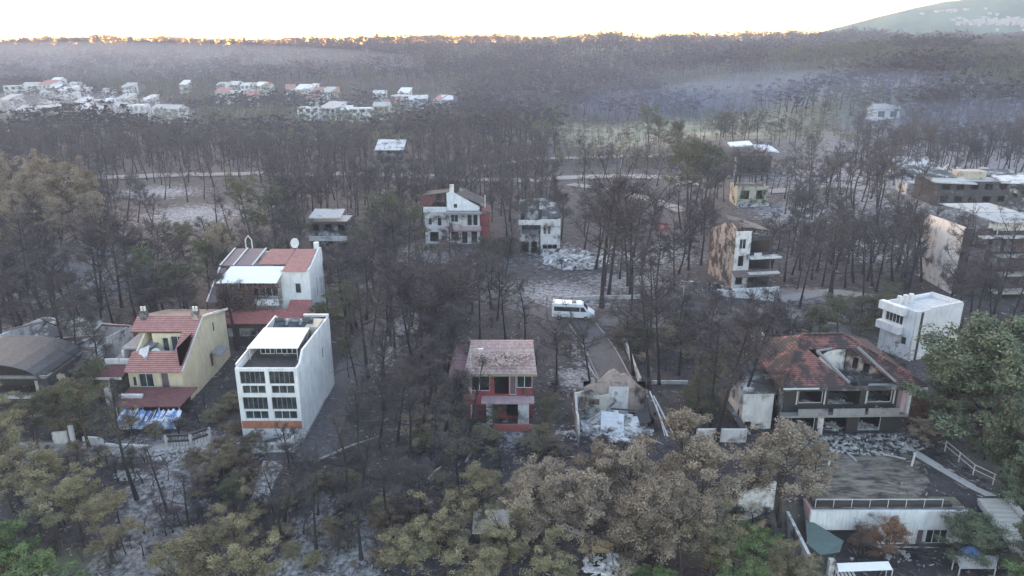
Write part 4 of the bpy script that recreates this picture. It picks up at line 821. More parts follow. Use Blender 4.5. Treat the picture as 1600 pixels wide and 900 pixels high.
H.shell(0, 0, 15, 8, -2, 5.2, WHITE2, [(k * 2.4 + .5, 1.4, k * 2.4 + 1.9, 3.8, 'v') for k in range(6)], [(2, 2, 4, 4, 'v')]); H.plate('roof', RUINW, [(5, 0, 5.3), (15.3, -.3, 5.3), (14, 4.4, 7.4), (7, 4.4, 7.4)], .2); H.mesh('roof_beam', PANELM, MB().bar((6, -1, 5.4), (16, 2, 6.2), .3).bar((8, 3, 6.9), (16.5, 6, 6.0), .3).bar((0, 2, 5.4), (7, 5, 6.8), .25)); H.plate('lean_roof', T_GREY, [(9, -4.5, 3.4), (16.5, -4.0, 3.4), (16.5, -.1, 5.1), (9, -.1, 5.1)], .15); H.wall((10, -4.2), (16.2, -4.2), -2, 3.2, WHITE2, [(.6, .5, 2, 2.4, 'v'), (2.6, .5, 4, 2.4, 'v')])

# ---- far villas
vm = [WHITE, WHITE2, WHITE, wall_mat('far_cream', (.62, .60, .52), .1)]
DESC = ['narrow', 'wide', 'low', 'tall', 'square', 'plain']
FARV = [(20, 168, 18, 'gable'), (2, 176, 18, 'shed'), (84, 142, 14, 'gable'), (108, 148, 14, 'gable'), (120, 158, 16, 'shed'), (66, 178, 18, 'gable'), (118, 180, 16, 'shed'), (150, 190, 18, 'gable'), (178, 184, 16, 'gable'), (222, 176, 16, 'shed'), (162, 160, 14, 'gable'), (30, 194, 18, 'gable'), (412, 150, 12, 'gable'), (366, 160, 14, 'gable'), (480, 168, 14, 'gable'), (600, 178, 18, 'gable'), (652, 170, 14, 'gable'), (534, 190, 14, 'gable'), (8, 152, 26, 'flat'), (36, 150, 20, 'shed'), (62, 150, 18, 'shed'), (78, 152, 16, 'shed'), (92, 158, 18, 'shed'), (60, 166, 18, 'gable'), (100, 168, 16, 'shed'), (46, 188, 26, 'flat'), (76, 190, 22, 'flat'), (104, 190, 26, 'flat'), (132, 188, 12, 'gable'), (140, 176, 18, 'flat'), (164, 176, 20, 'gable'), (184, 170, 16, 'shed'), (204, 190, 26, 'flat'), (240, 192, 36, 'gable'), (192, 150, 12, 'shed'), (282, 146, 12, 'shed'), (340, 148, 16, 'gable'), (358, 148, 16, 'gable'), (377, 148, 16, 'gable'), (394, 148, 14, 'shed'), (338, 162, 22, 'shed'), (388, 166, 18, 'shed'), (448, 156, 12, 'shed'), (461, 156, 13, 'shed'), (475, 156, 13, 'shed'), (489, 158, 13, 'shed'), (503, 160, 14, 'shed'), (518, 160, 10, 'shed'), (466, 190, 28, 'flat'), (500, 188, 28, 'shed'), (550, 192, 30, 'flat'), (584, 188, 26, 'gable'), (584, 164, 20, 'gable'), (612, 172, 22, 'flat'), (636, 176, 18, 'gable'), (622, 162, 14, 'shed'), (678, 176, 12, 'shed'), (692, 176, 14, 'gable')]
for k, (px, py, wp, rf) in enumerate(FARV):
    hh = R.choice([7, 7.8, 8.6]) if rf != 'flat' else R.choice([7.5, 8.5, 10]); wp *= R.uniform(.9, 1.4)
    rmat = R.choice([WHITE2, SHEET, WHITE, T_PINK, SHEET]) if rf != 'flat' else R.choice([WHITE2, SHEET])
    side = 'above' if py < 170 else 'in the lower row near'
    simple_house('white_villa', None, px, py, wp, R.uniform(8, 11), hh, vm[k % 4], rf, rmat, 3, 2, kind='v', rz=R.uniform(-.6, .35), group='white villas of the far estate')
far_v = sorted([o for o in COL.objects if o.name.startswith('white_villa') and o.parent is None], key=lambda o: proj(*o.location)[0])
ordn = ['first', 'second', 'third', 'fourth', 'fifth', 'sixth', 'seventh', 'eighth', 'ninth', 'tenth', 'eleventh', 'twelfth', 'thirteenth', 'fourteenth', 'fifteenth', 'sixteenth', 'seventeenth', 'eighteenth', 'nineteenth', 'twentieth', 'twenty-first', 'twenty-second', 'twenty-third', 'twenty-fourth', 'twenty-fifth']
rows = {}
for o in far_v:
    X_, Y_ = proj(*o.location); key = ('upper' if Y_ < 172 else 'lower', 'western cluster' if X_ < 300 else ('middle cluster' if X_ < 440 else 'eastern cluster')); rows.setdefault(key, []).append(o)
for (a_, b_), L in rows.items():
    for k, o in enumerate(L): setp(o, f"{ordn[k]} white villa from the left in the {a_} row of the far {b_}", 'house')

# ---- minibus
VANW = plain('white_vehicle_paint', (.78, .79, .80), .3, var=.05)
x, y, z = at(862, 500)
vr = empty('white_minibus', (x, y, z + .12), 'white high-roofed minibus stopped on the road between the burnt trees', 'minibus', math.radians(-7)); AVOID.append((x - 1, y - 5, x + 8, y + 4)); LANDMARKS.append(('the white minibus', x + 3, y + 1))
prof = [(0, .45), (0, 2.5), (.15, 2.72), (.6, 2.8), (4.7, 2.78), (5.0, 2.65), (5.75, 1.75), (6.6, 1.35), (6.85, 1.1), (6.9, .45)]
mb = MB(); mb.hexa([(px_, 0, pz) for px_, pz in prof], [(px_, 2.1, pz) for px_, pz in prof]); body = mb.build('body', VANW, vr)
bv = body.modifiers.new('b', 'BEVEL'); bv.width = .08; bv.segments = 2
for yy in (-.012, 2.09):
    MB().box(.35, yy, 1.5, 4.5, yy + .022, 2.25).build('side_window', GLASS, vr); MB().hexa([(4.62, yy, 1.5), (5.6, yy, 1.5), (5.6, yy + .022, 1.5), (4.62, yy + .022, 1.5)], [(4.62, yy, 2.25), (5.15, yy, 2.25), (5.15, yy + .022, 2.25), (4.62, yy + .022, 2.25)]).build('cab_window', GLASS, vr)
MB().plate([(5.12, .15, 2.57), (5.76, .15, 1.79), (5.76, 1.95, 1.79), (5.12, 1.95, 2.57)], .01).build('windscreen', GLASS, vr)
for xx in (1.2, 5.5):
    for yy in (-.03, 1.88):
        wh = MB().tube([(xx, yy, .38), (xx, yy + .25, .38)], .38, 16).build('wheel', BLACK, vr); MB().tube([(xx, yy - .01, .38), (xx, yy + .26, .38)], .2, 12).build('rim', GREYM, wh)
MB().box(3.2, .5, 2.81, 3.9, 1.6, 3.02).build('roof_vent', GREYM, vr); MB().box(.1, .3, 2.74, .35, 1.8, 3.0).build('light_bar', FRAMEW, vr)
for yy in (.15, 1.65): MB().box(6.86, yy, .9, 6.94, yy + .3, 1.1).build('headlight', FRAMEW, vr)
MB().box(6.9, .05, .4, 7.0, 2.05, .65).build('bumper', GREYM, vr); MB().bar((5.2, -.25, 1.9), (5.2, 0, 1.7), .12, .3).build('mirror', BLACK, vr)

# ---- street furniture, walls, steps
def lamp(px, py, top, label, arm=1):
    x, y, z = at(px, py); hh = zat(x, y, top) - z; rt = empty('street_lamp', (x, y, z), label, 'street lamp')
    MB().tube([(0, 0, -.5), (0, 0, hh)], [.09 * max(1, hh / 8), .06 * max(1, hh / 8)], 8).build('pole', SHEET, rt)
    if arm: MB().tube([(0, 0, hh - .1), (.5, -.2, hh + .1), (1.1, -.3, hh + .12)], .05, 6).build('arm', SHEET, rt); MB().box(.9, -.45, hh + .05, 1.5, -.15, hh + .18).build('lamp_head', FRAMEW, rt)
lamp(1067, 470, 440, 'white street lamp by the road right of the minibus'); lamp(970, 270, 232, 'tall pole at the near side of the meadow'); lamp(1000, 247, 205, 'thin pole standing at the pale track below the meadow'); lamp(1508, 262, 212, 'tall white mast beside the tan topped villa')
lamp(737, 660, 545, 'thin lamp post standing in front of the burnt red house'); lamp(1097, 300, 250, 'slim pole beside the big green pine')
x, y, z = at(1025, 368); rt = empty('red_board', (x, y, z), 'red rectangular board with a pale oval on two legs in the ash', 'board')
MB().box(0, 0, 1.2, 2.6, .12, 3.1).build('panel', plain('red_paint', (.48, .07, .09), .6), rt); MB().tube([(1.25, -.01, 2.15), (1.25, -.03, 2.15)], .52, 16).build('pale_oval', PINKW, rt); MB().box(.2, .02, -.5, .35, .14, 1.2).build('leg', SHEET, rt); MB().box(2.2, .02, -.5, 2.35, .14, 1.2).build('leg', SHEET, rt)
sm = MB(); x0, y0, _ = at(408, 792); x1, y1, _ = at(428, 722); n = 20
for k in range(n):
    t = k / n; X_ = x0 + (x1 - x0) * t; Y_ = y0 + (y1 - y0) * t; d_ = (y1 - y0) / n; zz = h(X_, Y_) + .25; sm.box(X_ - 1.15, Y_, zz - 1.2, X_ + 1.15, Y_ + d_ * .98, zz)
setp(sm.build('garden_steps', plain('ashy_pale_steps', (.5, .49, .47), .95, var=.4)), 'pale garden steps climbing toward the white house with the window grid', 'steps'); AVOID.append((x0 - 2, y0 - 1, x1 + 2, y1 + 1))
def low_wall(name, label, pts, th, hh, mat, sink=.6):
    mb = MB(); P = [Vector(p[:2]) for p in pts]
    for a, b2 in zip(P, P[1:]):
        n = max(1, int((b2 - a).length / 2)); nr = (b2 - a).normalized(); nr = Vector((-nr.y, nr.x)) * th / 2
        for k in range(n):
            q0 = a.lerp(b2, k / n); q1 = a.lerp(b2, (k + .995) / n); z0 = h(q0.x, q0.y); z1 = h(q1.x, q1.y)
            mb.hexa([(q0.x - nr.x, q0.y - nr.y, z0 - sink), (q1.x - nr.x, q1.y - nr.y, z1 - sink), (q1.x + nr.x, q1.y + nr.y, z1 - sink), (q0.x + nr.x, q0.y + nr.y, z0 - sink)], [(q0.x - nr.x, q0.y - nr.y, z0 + hh), (q1.x - nr.x, q1.y - nr.y, z1 + hh), (q1.x + nr.x, q1.y + nr.y, z1 + hh), (q0.x + nr.x, q0.y + nr.y, z0 + hh)])
    return setp(mb.build(name, mat), label, 'wall')
for p0_, p1_, hh_, lab_ in GW: low_wall('garden_wall', lab_, [at(*p0_), at(*p1_)], .3, hh_, WHITE2)
W2 = [at(*p) for p in ((968, 520), (985, 560), (1000, 600))]; low_wall('garden_wall', 'long grey wall running uphill behind the pale roofless ruin', W2, .3, .9, SHEET)
low_wall('garden_wall', 'low pale wall crossing the dark yard behind the pale ruin', [at(1010, 600), at(1075, 600)], .2, .5, FRAMEW)
low_wall('garden_wall', 'white wall with red coping between the ruin and the charred villa', [at(1085, 690), at(1165, 690)], .3, 1.6, WHITE2)
low_wall('garden_wall', 'low white kerb wall along the road beside the window grid house', [at(472, 692), at(500, 640), at(520, 600)], .25, .35, SHEET)
low_wall('garden_wall', 'white roadside wall behind the minibus', [at(880, 470), at(1000, 466)], .3, .7, SHEET)
low_wall('garden_wall', 'pale wall below the narrow peach walled house', [at(1120, 462), at(1210, 470)], .3, 1.2, WHITE2)
low_wall('yard_wall', 'ochre yellow wall behind the fresh green bushes', [at(1140, 835), at(1192, 835)], .3, 1.4, wall_mat('ochre_plaster', (.42, .32, .18), .35))
low_wall('yard_wall', 'orange ochre wall glimpsed under the brown crowns', [at(908, 862), at(958, 862)], .3, 1.2, wall_mat('ochre_plaster', (.42, .32, .18), .35))
low_wall('yard_wall', 'white yard wall behind the thin tree beside the ochre wall', [at(1150, 812), at(1205, 812)], .3, 2.6, WHITE2)
x, y, z = at(742, 865); H = House('hillside_shed', 'small dark shed with a pale flat roof among the dry trees', (x, y, z), 0, (0, 0, 3.5, 3), cat='shed')
H.shell(0, 0, 2.9, 2.4, -1, 2.3, CHAR, [(.6, .2, 2.2, 1.8, 'v')], t=.15); H.plate('roof', SHEET, [(-.2, -.3, 2.4), (3.1, -.3, 2.4), (3.1, 2.7, 2.8), (-.2, 2.7, 2.8)], .1)
rubble(None, 'rubble', WHITE, *at(948, 885)[:2], 0, 2.2, 1.6, .5, 160, .3, 51, 'white building waste piled under the brown trees at the bottom', zf=h)
for k, (a_, b_, lab) in enumerate((((497, 722), (585, 690), 'long bleached trunk lying across the black slope'), ((668, 752), (690, 735), 'short pale log beside the charred scrub'), ((728, 725), (742, 705), 'pale fallen branch near the grey rubble'), ((985, 405), (1000, 430), 'black snapped trunk lying on the ash slope'), ((905, 560), (935, 600), 'pale plank lying along the narrow lane'))):
    A = Vector(at(*a_)) + Vector((0, 0, .25)); B = Vector(at(*b_)) + Vector((0, 0, .5)); M_ = A.lerp(B, .5) + Vector((.1, .2, .15))
    setp(MB().tube([A, M_, B], [.16, .12, .06], 7).build('fallen_log', SHEET if k != 3 else BARK), lab, 'log')
# ------------------------------------------------------------------ trees
RS = np.random.RandomState(11)
def unit(v): return v / (np.linalg.norm(v) + 1e-9)
class TreeMesh:
    def __init__(s): s.v = []; s.f = []; s.n = 0; s.t = []
    def tube(s, P, Rr, n):
        P = [np.array(p, float) for p in P]; base = s.n; K = len(P)
        for k in range(K):
            d = unit(P[min(k + 1, K - 1)] - P[max(k - 1, 0)]); x = unit(np.cross(d, [0.3, 1, .1])); y = np.cross(x, d)
            for j in range(n):
                a = 2 * math.pi * j / n; s.v.append(P[k] + (x * math.cos(a) + y * math.sin(a)) * Rr[k])
        s.n += K * n
        for k in range(K - 1):
            for j in range(n):
                s.f.append((base + k * n + j, base + k * n + (j + 1) % n, base + (k + 1) * n + (j + 1) % n, base + (k + 1) * n + j)); s.t.append(.5)
    def leaves(s, C, A, B, tint):   # centres (n,3), half axes
        n = len(C); base = s.n
        Vq = np.stack([C - A - B * .35, C + A * .2 - B, C + A + B * .2, C - A * .1 + B], 1).reshape(-1, 3)
        s.v += list(Vq); idx = base + np.arange(n * 4).reshape(-1, 4); s.f += [tuple(q) for q in idx]; s.t += list(tint); s.n += 4 * n
def rdir(rs, n): v = rs.normal(size=(n, 3)); return v / np.linalg.norm(v, axis=1)[:, None]
def tree_proto(seed, kind, lod=0):
    """returns trunk TreeMesh and crown TreeMesh, unit height 1 = 12 m tree built at 12 m"""
    rs = np.random.RandomState(seed); T = TreeMesh(); C = TreeMesh(); Hh = 12.0
    broad = kind in ('broad', 'bush'); bare = kind == 'bare'
    lean = rs.normal(0, .10, 2) if not broad else rs.normal(0, .03, 2)
    bend = rs.normal(0, .5, 2); K = 8
    tr = [np.array([lean[0] * Hh * t + bend[0] * math.sin(t * 3) * .6, lean[1] * Hh * t + bend[1] * math.sin(t * 2.5) * .6, Hh * t * (.93 if not broad else .7)]) for t in np.linspace(0, 1, K)]
    tr[0][2] = -.6
    r0 = .21 if not broad else .28
    T.tube(tr, [r0 * (1 - .78 * t) + (.1 if k == 0 else 0) for k, t in enumerate(np.linspace(0, 1, K))], 6 if lod == 0 else 3)
    def on(t): q = t * (K - 1); k = min(int(q), K - 2); return tr[k] + (tr[k + 1] - tr[k]) * (q - k)
    cb = {'fuzz': .42, 'bare': .5, 'leaf': .38, 'umbrella': .55, 'canopy': .58, 'broad': .22, 'bush': .1}[kind]
    nb = {'fuzz': 22, 'bare': 13, 'leaf': 24, 'umbrella': 18, 'canopy': 17, 'broad': 34, 'bush': 24}[kind]
    if lod == 2: nb = int(nb * .5)
    tufts = []; az = rs.uniform(0, 6.28)
    for i in range(nb):
        t = cb + (1 - cb) * (max(0, i + rs.uniform(-.3, .5)) / nb) ** .85; t = min(.99, max(cb * .8, t)); az += 2.4 + rs.normal(0, .35)
        q = (t - cb) / (1 - cb)
        if kind in ('umbrella', 'canopy'): L = 4.2 * (.75 + .5 * q) * rs.uniform(.7, 1.1); el = .25 + .5 * q
        elif kind == 'broad': L = 5.2 * math.sin(math.pi * (.22 + .62 * q)) * rs.uniform(.8, 1.15); el = .15 + 1.0 * q
        elif kind == 'bush': L = 4.6 * math.sin(math.pi * (.3 + .5 * q)) * rs.uniform(.8, 1.15); el = .3 + .9 * q
        elif kind == 'leaf': L = 4.3 * math.sin(math.pi * (.3 + .58 * q)) * rs.uniform(.8, 1.15); el = .1 + .85 * q
        else: L = 3.7 * (1.05 - .62 * q) * rs.uniform(.55, 1.2); el = .12 + .75 * q
        el += rs.normal(0, .16); p0 = on(t); d = np.array([math.cos(az) * math.cos(el), math.sin(az) * math.cos(el), math.sin(el)])
        pts = [p0]; dd = d.copy()
        for k in range(4):
            dd = unit(dd + rs.normal(0, .16, 3) + np.array([0, 0, .1])); pts.append(pts[-1] + dd * L / 4)
        br = .075 * (1 - .5 * q) * (L / 3.5)
        T.tube(pts, [br * (1 - .2 * k) + .008 for k in range(5)], 4 if lod == 0 else 3)
        ns = {0: 7, 1: 4, 2: 2}[lod] if not bare else {0: 5, 1: 3, 2: 1}[lod]
        for j in range(ns):
            u = rs.uniform(.3, 1); k = min(int(u * 4), 3); b0 = pts[k] + (pts[k + 1] - pts[k]) * (u * 4 - k)
            sd_ = unit(dd * .7 + rs.normal(0, .75, 3) + np.array([0, 0, .25])); sl = L * .3 * rs.uniform(.5, 1.2)
            e = b0 + sd_ * sl; mid = b0 + sd_ * sl * .5 + rs.normal(0, .06, 3)
            if lod < 2: T.tube([b0, mid, e], [.028, .02, .01], 3)
            tufts.append((e, .34)); tufts.append((mid, .28))
        tufts.append((pts[-1], .36))
    tufts.append((tr[-1], .4))
    nl, ll, lw, sp = {'fuzz': (15, .34, .022, .55), 'bare': (9, .38, .018, .4), 'canopy': (14, .36, .024, .6), 'leaf': (50, .13, .054, .64), 'umbrella': (48, .13, .054, .64), 'broad': (52, .13, .068, .68), 'bush': (36, .125, .064, .62)}[kind]
    keep = {0: 1, 1: .5, 2: .3}[lod]; size = {0: 1, 1: 1.5, 2: 2.6}[lod]
    nl = max(6 if lod == 2 else 4, int(nl * keep))
    if lod == 2 and kind in ('fuzz', 'bare', 'canopy'): ll *= .6; lw *= 4.6
    # gaps: drop some tufts in patches so that the outline is uneven
    cen = np.array([q[0] for q in tufts]); gap = np.array([mnoise.noise(Vector((float(c[0]) / 2.2 + seed * 3, float(c[1]) / 2.2, float(c[2]) / 2.2))) for c in cen])
    ok = gap > (-.3 if kind == 'broad' else (-.07 if kind != 'bare' else -.1))
    for (c, r_), g in zip(tufts, ok):
        if not g: continue
        n = nl; base = rs.rand()
        off = rdir(rs, n) * (rs.rand(n, 1) ** .5) * sp * rs.uniform(.7, 1.25) * (1 if lod == 0 else 1.15)
        if kind not in ('fuzz', 'bare'): off[:, 2] *= .62
        A = rdir(rs, n)
        if kind in ('fuzz', 'bare', 'canopy'): A = A * .6 + off / (np.linalg.norm(off, axis=1)[:, None] + 1e-6) * .8
        B = np.cross(A, rdir(rs, n)); B = B / (np.linalg.norm(B, axis=1)[:, None] + 1e-6)
        C.leaves(c + off, A * ll * size * rs.uniform(.6, 1.3, (n, 1)), B * lw * size, np.clip(.62 * base + .38 * rs.rand(n), 0, 1))
    # thin inner twigs
    return T, C
def mesh_of(name, TM, mat):
    me_o = np_mesh(name, np.array(TM.v), TM.f, mat, tint=TM.t); me = me_o.data; bpy.data.objects.remove(me_o); return me
KINDS = {
    'burnt_pine': ([('fuzz', s) for s in (1, 2, 3)] + [('canopy', s) for s in (4, 5, 9, 13, 14)] + [('bare', s) for s in (6, 7, 8, 15)], BARK, L_BURNT),
    'scorched_pine': ([('leaf', s) for s in (21, 22, 23)] + [('umbrella', 24)], BARKB, L_BROWN),
    'olive_pine': ([('leaf', s) for s in (31, 32)] + [('umbrella', 33), ('umbrella', 34)], BARKB, L_OLIVE),
    'green_pine': ([('leaf', s) for s in (41, 42)] + [('umbrella', 43)], BARKB, L_GREEN),
    'fresh_tree': ([('bush', 51), ('bush', 52)], BARKB, L_FRESH),
    'broadleaf_tree': ([('broad', 61), ('broad', 62)], BARKB, L_BROAD),
    'rusty_tree': ([('bush', 71)], BARKB, L_RUST),
}
PM = {}
for kn, (ps, bk, lf) in KINDS.items():
    PM[kn] = []
    for sh, sd_ in ps:
        T_, C_ = tree_proto(sd_, sh); PM[kn].append((mesh_of('trunk', T_, bk), mesh_of('crown', C_, lf)))
TREES = []     # kind, x, y, z, height, rot, width factor
occupied = []
def blocked(x, y, mrg=0):
    return any(a - mrg < x < c and b_ - mrg < y < d for a, b_, c, d in AVOID)
def T(kind, px, base, top, wf=1.0, proto=None, force=True):
    x, y, z = at(px, base); hh = zat(x, y, top) - z
    TREES.append([kind, x, y, z, hh, R.uniform(0, 6.28), wf, proto]); occupied.append((x, y))
# brown crowns at the bottom centre
for a in ((872, 830, 715, 1.2), (915, 815, 690, 1.15), (985, 850, 695, 1.2), (1050, 800, 640, 1.2), (1085, 845, 690, 1.2), (1020, 900, 745, 1.15), (925, 880, 740, 1.2), (850, 900, 770, 1.1), (835, 850, 740, .9), (960, 930, 790, 1.1), (1065, 905, 775, 1.1), (1215, 830, 668, 1.4), (1262, 815, 690, .95), (1180, 800, 690, .8)): T('scorched_pine', *a)
for a in ((700, 640, 588, 1.3), (655, 700, 640, 1.2), (1440, 700, 655, 1.3)): T('scorched_pine', *a)
# olive and green foliage along the bottom and left
for a in ((60, 810, 700, 1.2), (20, 800, 680, 1.2), (130, 845, 745, 1.25), (175, 880, 770, 1.1), (85, 870, 770, 1.2), (210, 690, 640, .8), (330, 920, 815, 1.2), (385, 900, 800, 1.1), (290, 960, 850, 1.2), (410, 960, 850, 1.1), (640, 930, 820, 1.1), (700, 900, 790, 1.1), (760, 840, 725, 1.0), (740, 960, 850, 1.1), (800, 930, 820, 1.0), (350, 760, 690, .9), (30, 720, 610, 1.1), (15, 760, 650, 1.1), (1110, 910, 800, 1.1), (1230, 960, 860, 1.1), (880, 970, 860, 1)): T('olive_pine', *a)
for a in ((140, 700, 590, 1.2), (60, 700, 625, 1.2), (100, 690, 605, 1.2), (155, 640, 560, 1.1), (255, 510, 420, 1.2), (300, 500, 405, 1.25), (235, 480, 390, 1.2), (330, 470, 375, 1.2), (350, 430, 350, 1.1), (280, 440, 355, 1.1), (215, 440, 370, 1.1), (395, 380, 285, 1.15), (430, 380, 290, 1.1), (415, 400, 330, 1.0), (460, 400, 320, 1.0), (540, 530, 440, 1.2), (515, 545, 470, 1.1), (545, 590, 530, .8), (560, 400, 330, 1.1), (590, 405, 310, 1.1), (620, 400, 305, 1.0), (650, 400, 320, 1.0), (570, 420, 360, 1.1), (1075, 330, 215, 1.2), (1100, 325, 225, 1.15), (1120, 320, 240, 1.0), (1055, 260, 190, 1.0), (1015, 235, 170, 1.1), (1030, 235, 180, 1), (1120, 640, 545, 1.1), (1090, 660, 580, .9), (740, 640, 605, 1.2), (715, 675, 625, 1.1), (770, 680, 645, .8), (860, 680, 620, .9), (1275, 540, 480, 1.3), (1310, 535, 470, 1.2), (1240, 535, 500, 1.3), (1340, 540, 500, 1.3), (1200, 520, 490, 1.2), (830, 430, 385, 1.1), (755, 400, 370, 1.2), (20, 470, 390, 1)): T('green_pine', *a)
for a in ((30, 900, 800, 1.2), (60, 960, 850, 1.2), (5, 920, 800, 1.1), (120, 970, 880, 1.1), (1145, 900, 805, 1.1), (1185, 890, 800, 1.0), (1160, 960, 850, 1.1), (1040, 960, 880, 1.0), (1000, 950, 880, .9), (1590, 960, 880, 1.4), (1500, 960, 895, 1.4)): T('fresh_tree', *a)
for a in ((1530, 700, 485, 1.45), (1595, 690, 495, 1.3), (1480, 670, 530, 1.0), (1575, 760, 600, 1.0), (1600, 830, 690, .9), (1560, 745, 650, .9), (1600, 900, 800, .7), (1500, 620, 520, .9)): T('broadleaf_tree', *a)
for a in ((1445, 670, 612, 1.5), (1380, 872, 795, 1.1), (1350, 865, 815, 1.2)): T('rusty_tree', *a)
for a in ((1515, 880, 800, 1.3), (1250, 940, 880, 1.2), (1130, 215, 170, 1.2)): T('broadleaf_tree', *a)
T('green_pine', 370, 800, 745, 1.0)
# left canopy of brown crowns over black trunks
for a in ((20, 380, 255, 1.1), (55, 395, 270, 1.1), (95, 400, 265, 1.1), (130, 400, 275, 1.1), (165, 410, 300, 1.1), (40, 430, 320, 1.1), (110, 430, 310, 1.1), (75, 340, 250, 1.0), (150, 370, 285, 1.0), (350, 460, 350, .9)): T('scorched_pine', *a)
# prominent burnt trees
for a in ((940, 480, 275), (950, 465, 290), (1000, 430, 300), (985, 460, 330), (930, 420, 300), (925, 615, 505), (960, 610, 455), (1015, 605, 430), (1030, 600, 450), (950, 590, 470), (870, 600, 505), (880, 660, 500), (850, 640, 480), (1118, 690, 470), (1108, 680, 500), (1150, 660, 480), (1135, 640, 450), (575, 590, 430), (580, 545, 440), (618, 560, 430), (610, 540, 420), (660, 560, 420), (645, 570, 440), (700, 600, 450), (600, 640, 500), (595, 590, 450), (560, 610, 520), (620, 700, 560), (660, 690, 560), (590, 700, 580), (640, 730, 590), (560, 720, 620), (680, 730, 620), (540, 800, 640), (660, 800, 700), (215, 780, 610), (120, 590, 420), (100, 560, 430), (135, 600, 470), (30, 560, 420), (60, 470, 340), (155, 470, 350), (190, 480, 350), (45, 480, 330), (1370, 640, 560), (1085, 690, 580), (730, 700, 560), (820, 540, 440), (840, 560, 450), (790, 530, 440), (750, 530, 430), (1500, 460, 350), (1440, 440, 340), (1420, 450, 330), (1560, 470, 360), (300, 860, 740), (262, 800, 700), (440, 850, 720), (480, 780, 690), (1340, 880, 830)): T('burnt_pine', *a)
SHOW = [(660, 298, 768, 375), (812, 322, 874, 395), (870, 385, 912, 415), (1108, 335, 1203, 450), (1145, 234, 1205, 318), (862, 470, 926, 497), (730, 535, 834, 650), (1462, 322, 1600, 400),
        (486, 345, 542, 388), (200, 305, 400, 352), (930, 395, 1100, 460), (1405, 262, 1600, 312), (588, 227, 634, 250), (870, 180, 1330, 230), (1020, 340, 1042, 360), (0, 500, 90, 640), (900, 272, 1080, 300), (355, 390, 512, 500),
        (170, 495, 510, 690), (1225, 535, 1430, 690), (1376, 467, 1510, 545), (900, 580, 1020, 680), (575, 470, 620, 560), (900, 520, 990, 600), (200, 268, 400, 285), (1300, 290, 1380, 312), (1366, 166, 1404, 190)]
def hides(x, y, z, hh):
    cx, c0 = proj(x, y, z + hh * .45); _, c1 = proj(x, y, z + hh); w_ = hh * .26 * F_PX / (y * .95 + 12); bp = proj(x, y, z)[1]; w_ = min(w_, 60)
    return any(cx + w_ > r0 and cx - w_ < r2 and c0 > r1 and c1 < r3 and bp > r3 for r0, r1, r2, r3 in SHOW)
def fits(x, y, sep): return all((x - a) ** 2 + (y - b_) ** 2 > sep * sep for a, b_ in occupied)
def scatter(kind, x0, y0, x1, y1, n, hmin, hmax, sep=2.6, wmin=.9, wmax=1.35):
    c = 0; tries = 0
    while c < n and tries < n * 25:
        tries += 1; px = R.uniform(x0, x1); py = R.uniform(y0, y1); x, y, z = at(px, py)
        hh_ = R.uniform(hmin, hmax)
        if blocked(x, y) or not fits(x, y, sep) or (hides(x, y, z, hh_) and R.random() > .06): continue
        TREES.append([kind, x, y, z, hh_, R.uniform(0, 6.28), R.uniform(wmin, wmax), None]); occupied.append((x, y)); c += 1
scatter('burnt_pine', 0, 370, 380, 560, 44, 9, 13); scatter('burnt_pine', 200, 290, 480, 380, 24, 9, 13, 4)
scatter('burnt_pine', 380, 390, 860, 500, 56, 8, 12); scatter('burnt_pine', 550, 470, 720, 690, 24, 8, 12.5, 2.2)
scatter('burnt_pine', 840, 400, 1130, 620, 28, 9, 14, 3); scatter('burnt_pine', 1180, 350, 1470, 480, 60, 8, 12, 3)
scatter('burnt_pine', 440, 690, 740, 880, 12, 5, 8.5, 2.2); scatter('burnt_pine', 1140, 500, 1230, 600, 8, 7, 10, 2.5)
scatter('burnt_pine', 1470, 380, 1600, 520, 12, 8, 11, 3); scatter('green_pine', 1210, 500, 1400, 545, 5, 4, 6, 3); scatter('burnt_pine', 0, 500, 160, 640, 6, 8, 12, 3); scatter('burnt_pine', 850, 290, 1150, 400, 20, 10, 14, 4); scatter('burnt_pine', 480, 300, 860, 380, 46, 9, 13, 4); scatter('burnt_pine', 0, 290, 380, 370, 30, 9, 13, 4)
scatter('burnt_pine', 1130, 300, 1460, 350, 40, 9, 13, 4)
def veils(t, rects):
    cx, c0 = proj(t[1], t[2], t[3] + t[4] * .35); _, c1 = proj(t[1], t[2], t[3] + t[4] * 1.05); w_ = t[4] * .33 * max(1, t[6]) * F_PX / (t[2] * .95 + 12); bp = proj(t[1], t[2], t[3])[1]
    return any(cx + w_ > r0 and cx - w_ < r2 and c0 > r1 and c1 < r3 and bp > r3 for r0, r1, r2, r3 in rects)
KEEP_CLEAR = [(866, 470, 922, 497), (1147, 245, 1203, 316), (1115, 345, 1200, 440), (818, 330, 870, 390), (492, 348, 538, 385)]
TREES = [t for t in TREES if not veils(t, KEEP_CLEAR)]
